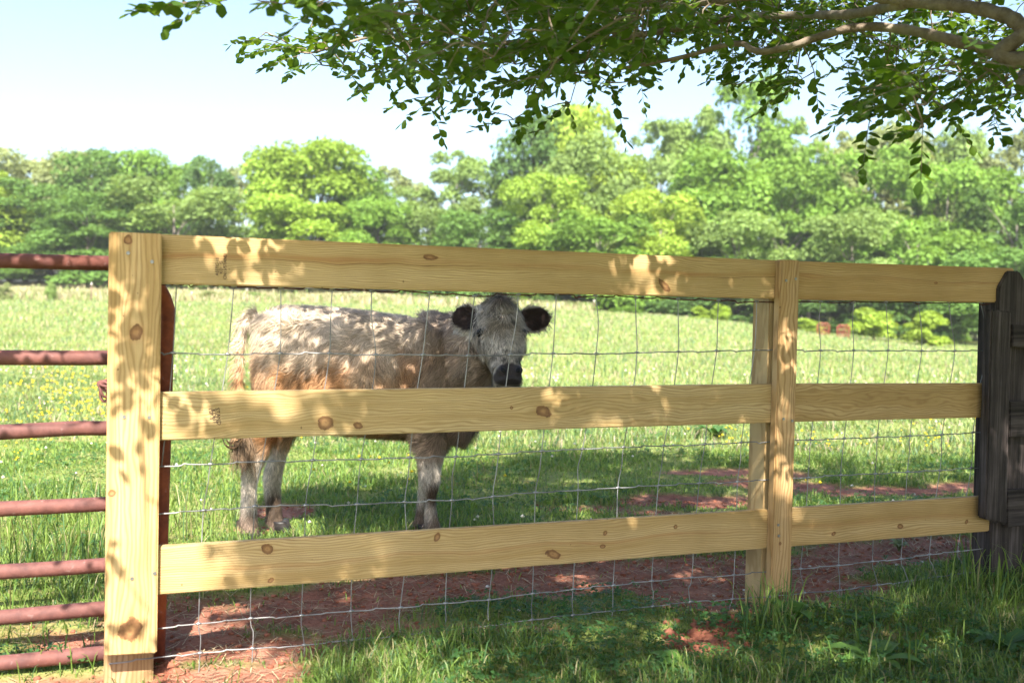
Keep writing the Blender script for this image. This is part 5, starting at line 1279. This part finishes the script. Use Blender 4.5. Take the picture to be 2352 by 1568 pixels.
tag(lumps("clay_clods", x, y, .003 + .009 * rng.random(len(x)) ** 3, M_clay), kind="stuff")
q = []
for px, py, n, sx, sy, r in ((1610, 1475, 260, 55, 22, .016), (1650, 1440, 90, 60, 20, .012), (300, 1545, 160, 60, 16, .012), (200, 1555, 120, 50, 12, .014), (390, 1505, 70, 30, 12, .012)):
    for i in range(n):
        g_ = at_z(px + rng.normal() * sx * .6, py + rng.normal() * sy * .6); q.append((g_[0], g_[1], r * (.35 + rng.random())))
q = np.array(q); tag(lumps("clay_clods", q[:, 0], q[:, 1], q[:, 2], M_clay, .8), kind="stuff")
k = NT("pale_pebble"); M_peb = k.done(k.bsdf((.55, .53, .5), .7, .3))
q = np.array([at_z(a_, b_)[:2] for a_, b_ in ((1628, 1328), (2018, 1280), (1640, 1360), (1860, 1290), (2060, 1296), (1900, 1330), (2120, 1284), (1710, 1345), (1190, 1400), (1120, 1348))])
tag(lumps("pebbles", q[:, 0], q[:, 1], np.linspace(.006, .010, len(q)), M_peb, .5), kind="stuff")

# broad-leaved weeds that stand out one by one
M_weed = attr_mat("weed_leaf", .3, .5, .3)
def weed(px, py, n, L, rise, label, colr=(.075, .17, .03)):
    p = at_z(px, py); z = float(ground_z(p[0], p[1])); root = empty("weed", (p[0], p[1], z)); tag(root, label, "weed")
    for i in range(n):
        a_ = i * 2.4 + rng.random() * .5; l = L * rng.uniform(.7, 1.15); q = []
        for t in np.linspace(0, 1, 7):
            r_ = l * t * (1 - .25 * rise); w = l * .17 * math.sin(math.pi * (.08 + .9 * t ** 1.15)) * (1 + .22 * math.sin(t * 21 + i)); h = rise * l * (1.5 * t - 1.1 * t * t) + .004
            q.append([(r_ * math.cos(a_) - w * math.sin(a_), r_ * math.sin(a_) + w * math.cos(a_), h + w * .3), (r_ * math.cos(a_), r_ * math.sin(a_), h), (r_ * math.cos(a_) + w * math.sin(a_), r_ * math.sin(a_) - w * math.cos(a_), h + w * .3)])
        V = np.array(q).reshape(-1, 3); Q = []
        for j in range(6): Q += [(3 * j, 3 * j + 1, 3 * j + 4, 3 * j + 3), (3 * j + 1, 3 * j + 2, 3 * j + 5, 3 * j + 4)]
        mk("leaf", V, None, np.array(Q), M_weed, root, np.tile(np.array(colr) * rng.uniform(.8, 1.25), (len(V), 1)), True)
weed(1815, 1440, 9, .13, .95, "upright leafy weed growing against the foot of the middle post")
weed(2010, 1530, 9, .15, .5, "broad-leaved rosette weed in the shaded grass below the right-hand wire", (.095, .19, .04))
weed(2300, 1500, 8, .14, .7, "dark broad-leaved weed in the shade in front of the dark clipped post", (.05, .12, .03))
weed(1985, 1440, 7, .10, .6, "small broad-leaved weed in the shaded grass between the middle post and the dark fence", (.06, .15, .035))
weed(1640, 1010, 12, .22, .8, "round dark leafy plant in the sunny pasture, just left of the middle post", (.055, .13, .035))
weed(2065, 1262, 12, .07, 1.1, "small grey-green tuft on the red earth under the right-hand bottom rail", (.15, .19, .08))
weed(1560, 1540, 8, .11, .55, "low leafy weed in the shaded verge at the picture's bottom, left of the middle post")

# ------------------------------------------------------------------ scattering volume added to imitate veiling glare over the far trees
bm = bmesh.new(); bmesh.ops.create_cube(bm, size=1.0)
for v in bm.verts: v.co = Vector((v.co.x * 330, 75 + v.co.y * 180, 12 + v.co.z * 32))
me = bpy.data.meshes.new("added_haze"); bm.to_mesh(me); bm.free()
k = NT("added_haze_volume"); vol = k.n("ShaderNodeVolumePrincipled"); vol.inputs["Color"].default_value = (.92, .95, 1.0, 1); vol.inputs["Density"].default_value = 0.00035
k.t.links.new(vol.outputs[0], k.out.inputs["Volume"]); me.materials.append(k.m)
o = bpy.data.objects.new("added_haze", me); COL.objects.link(o); tag(o, kind="stuff")
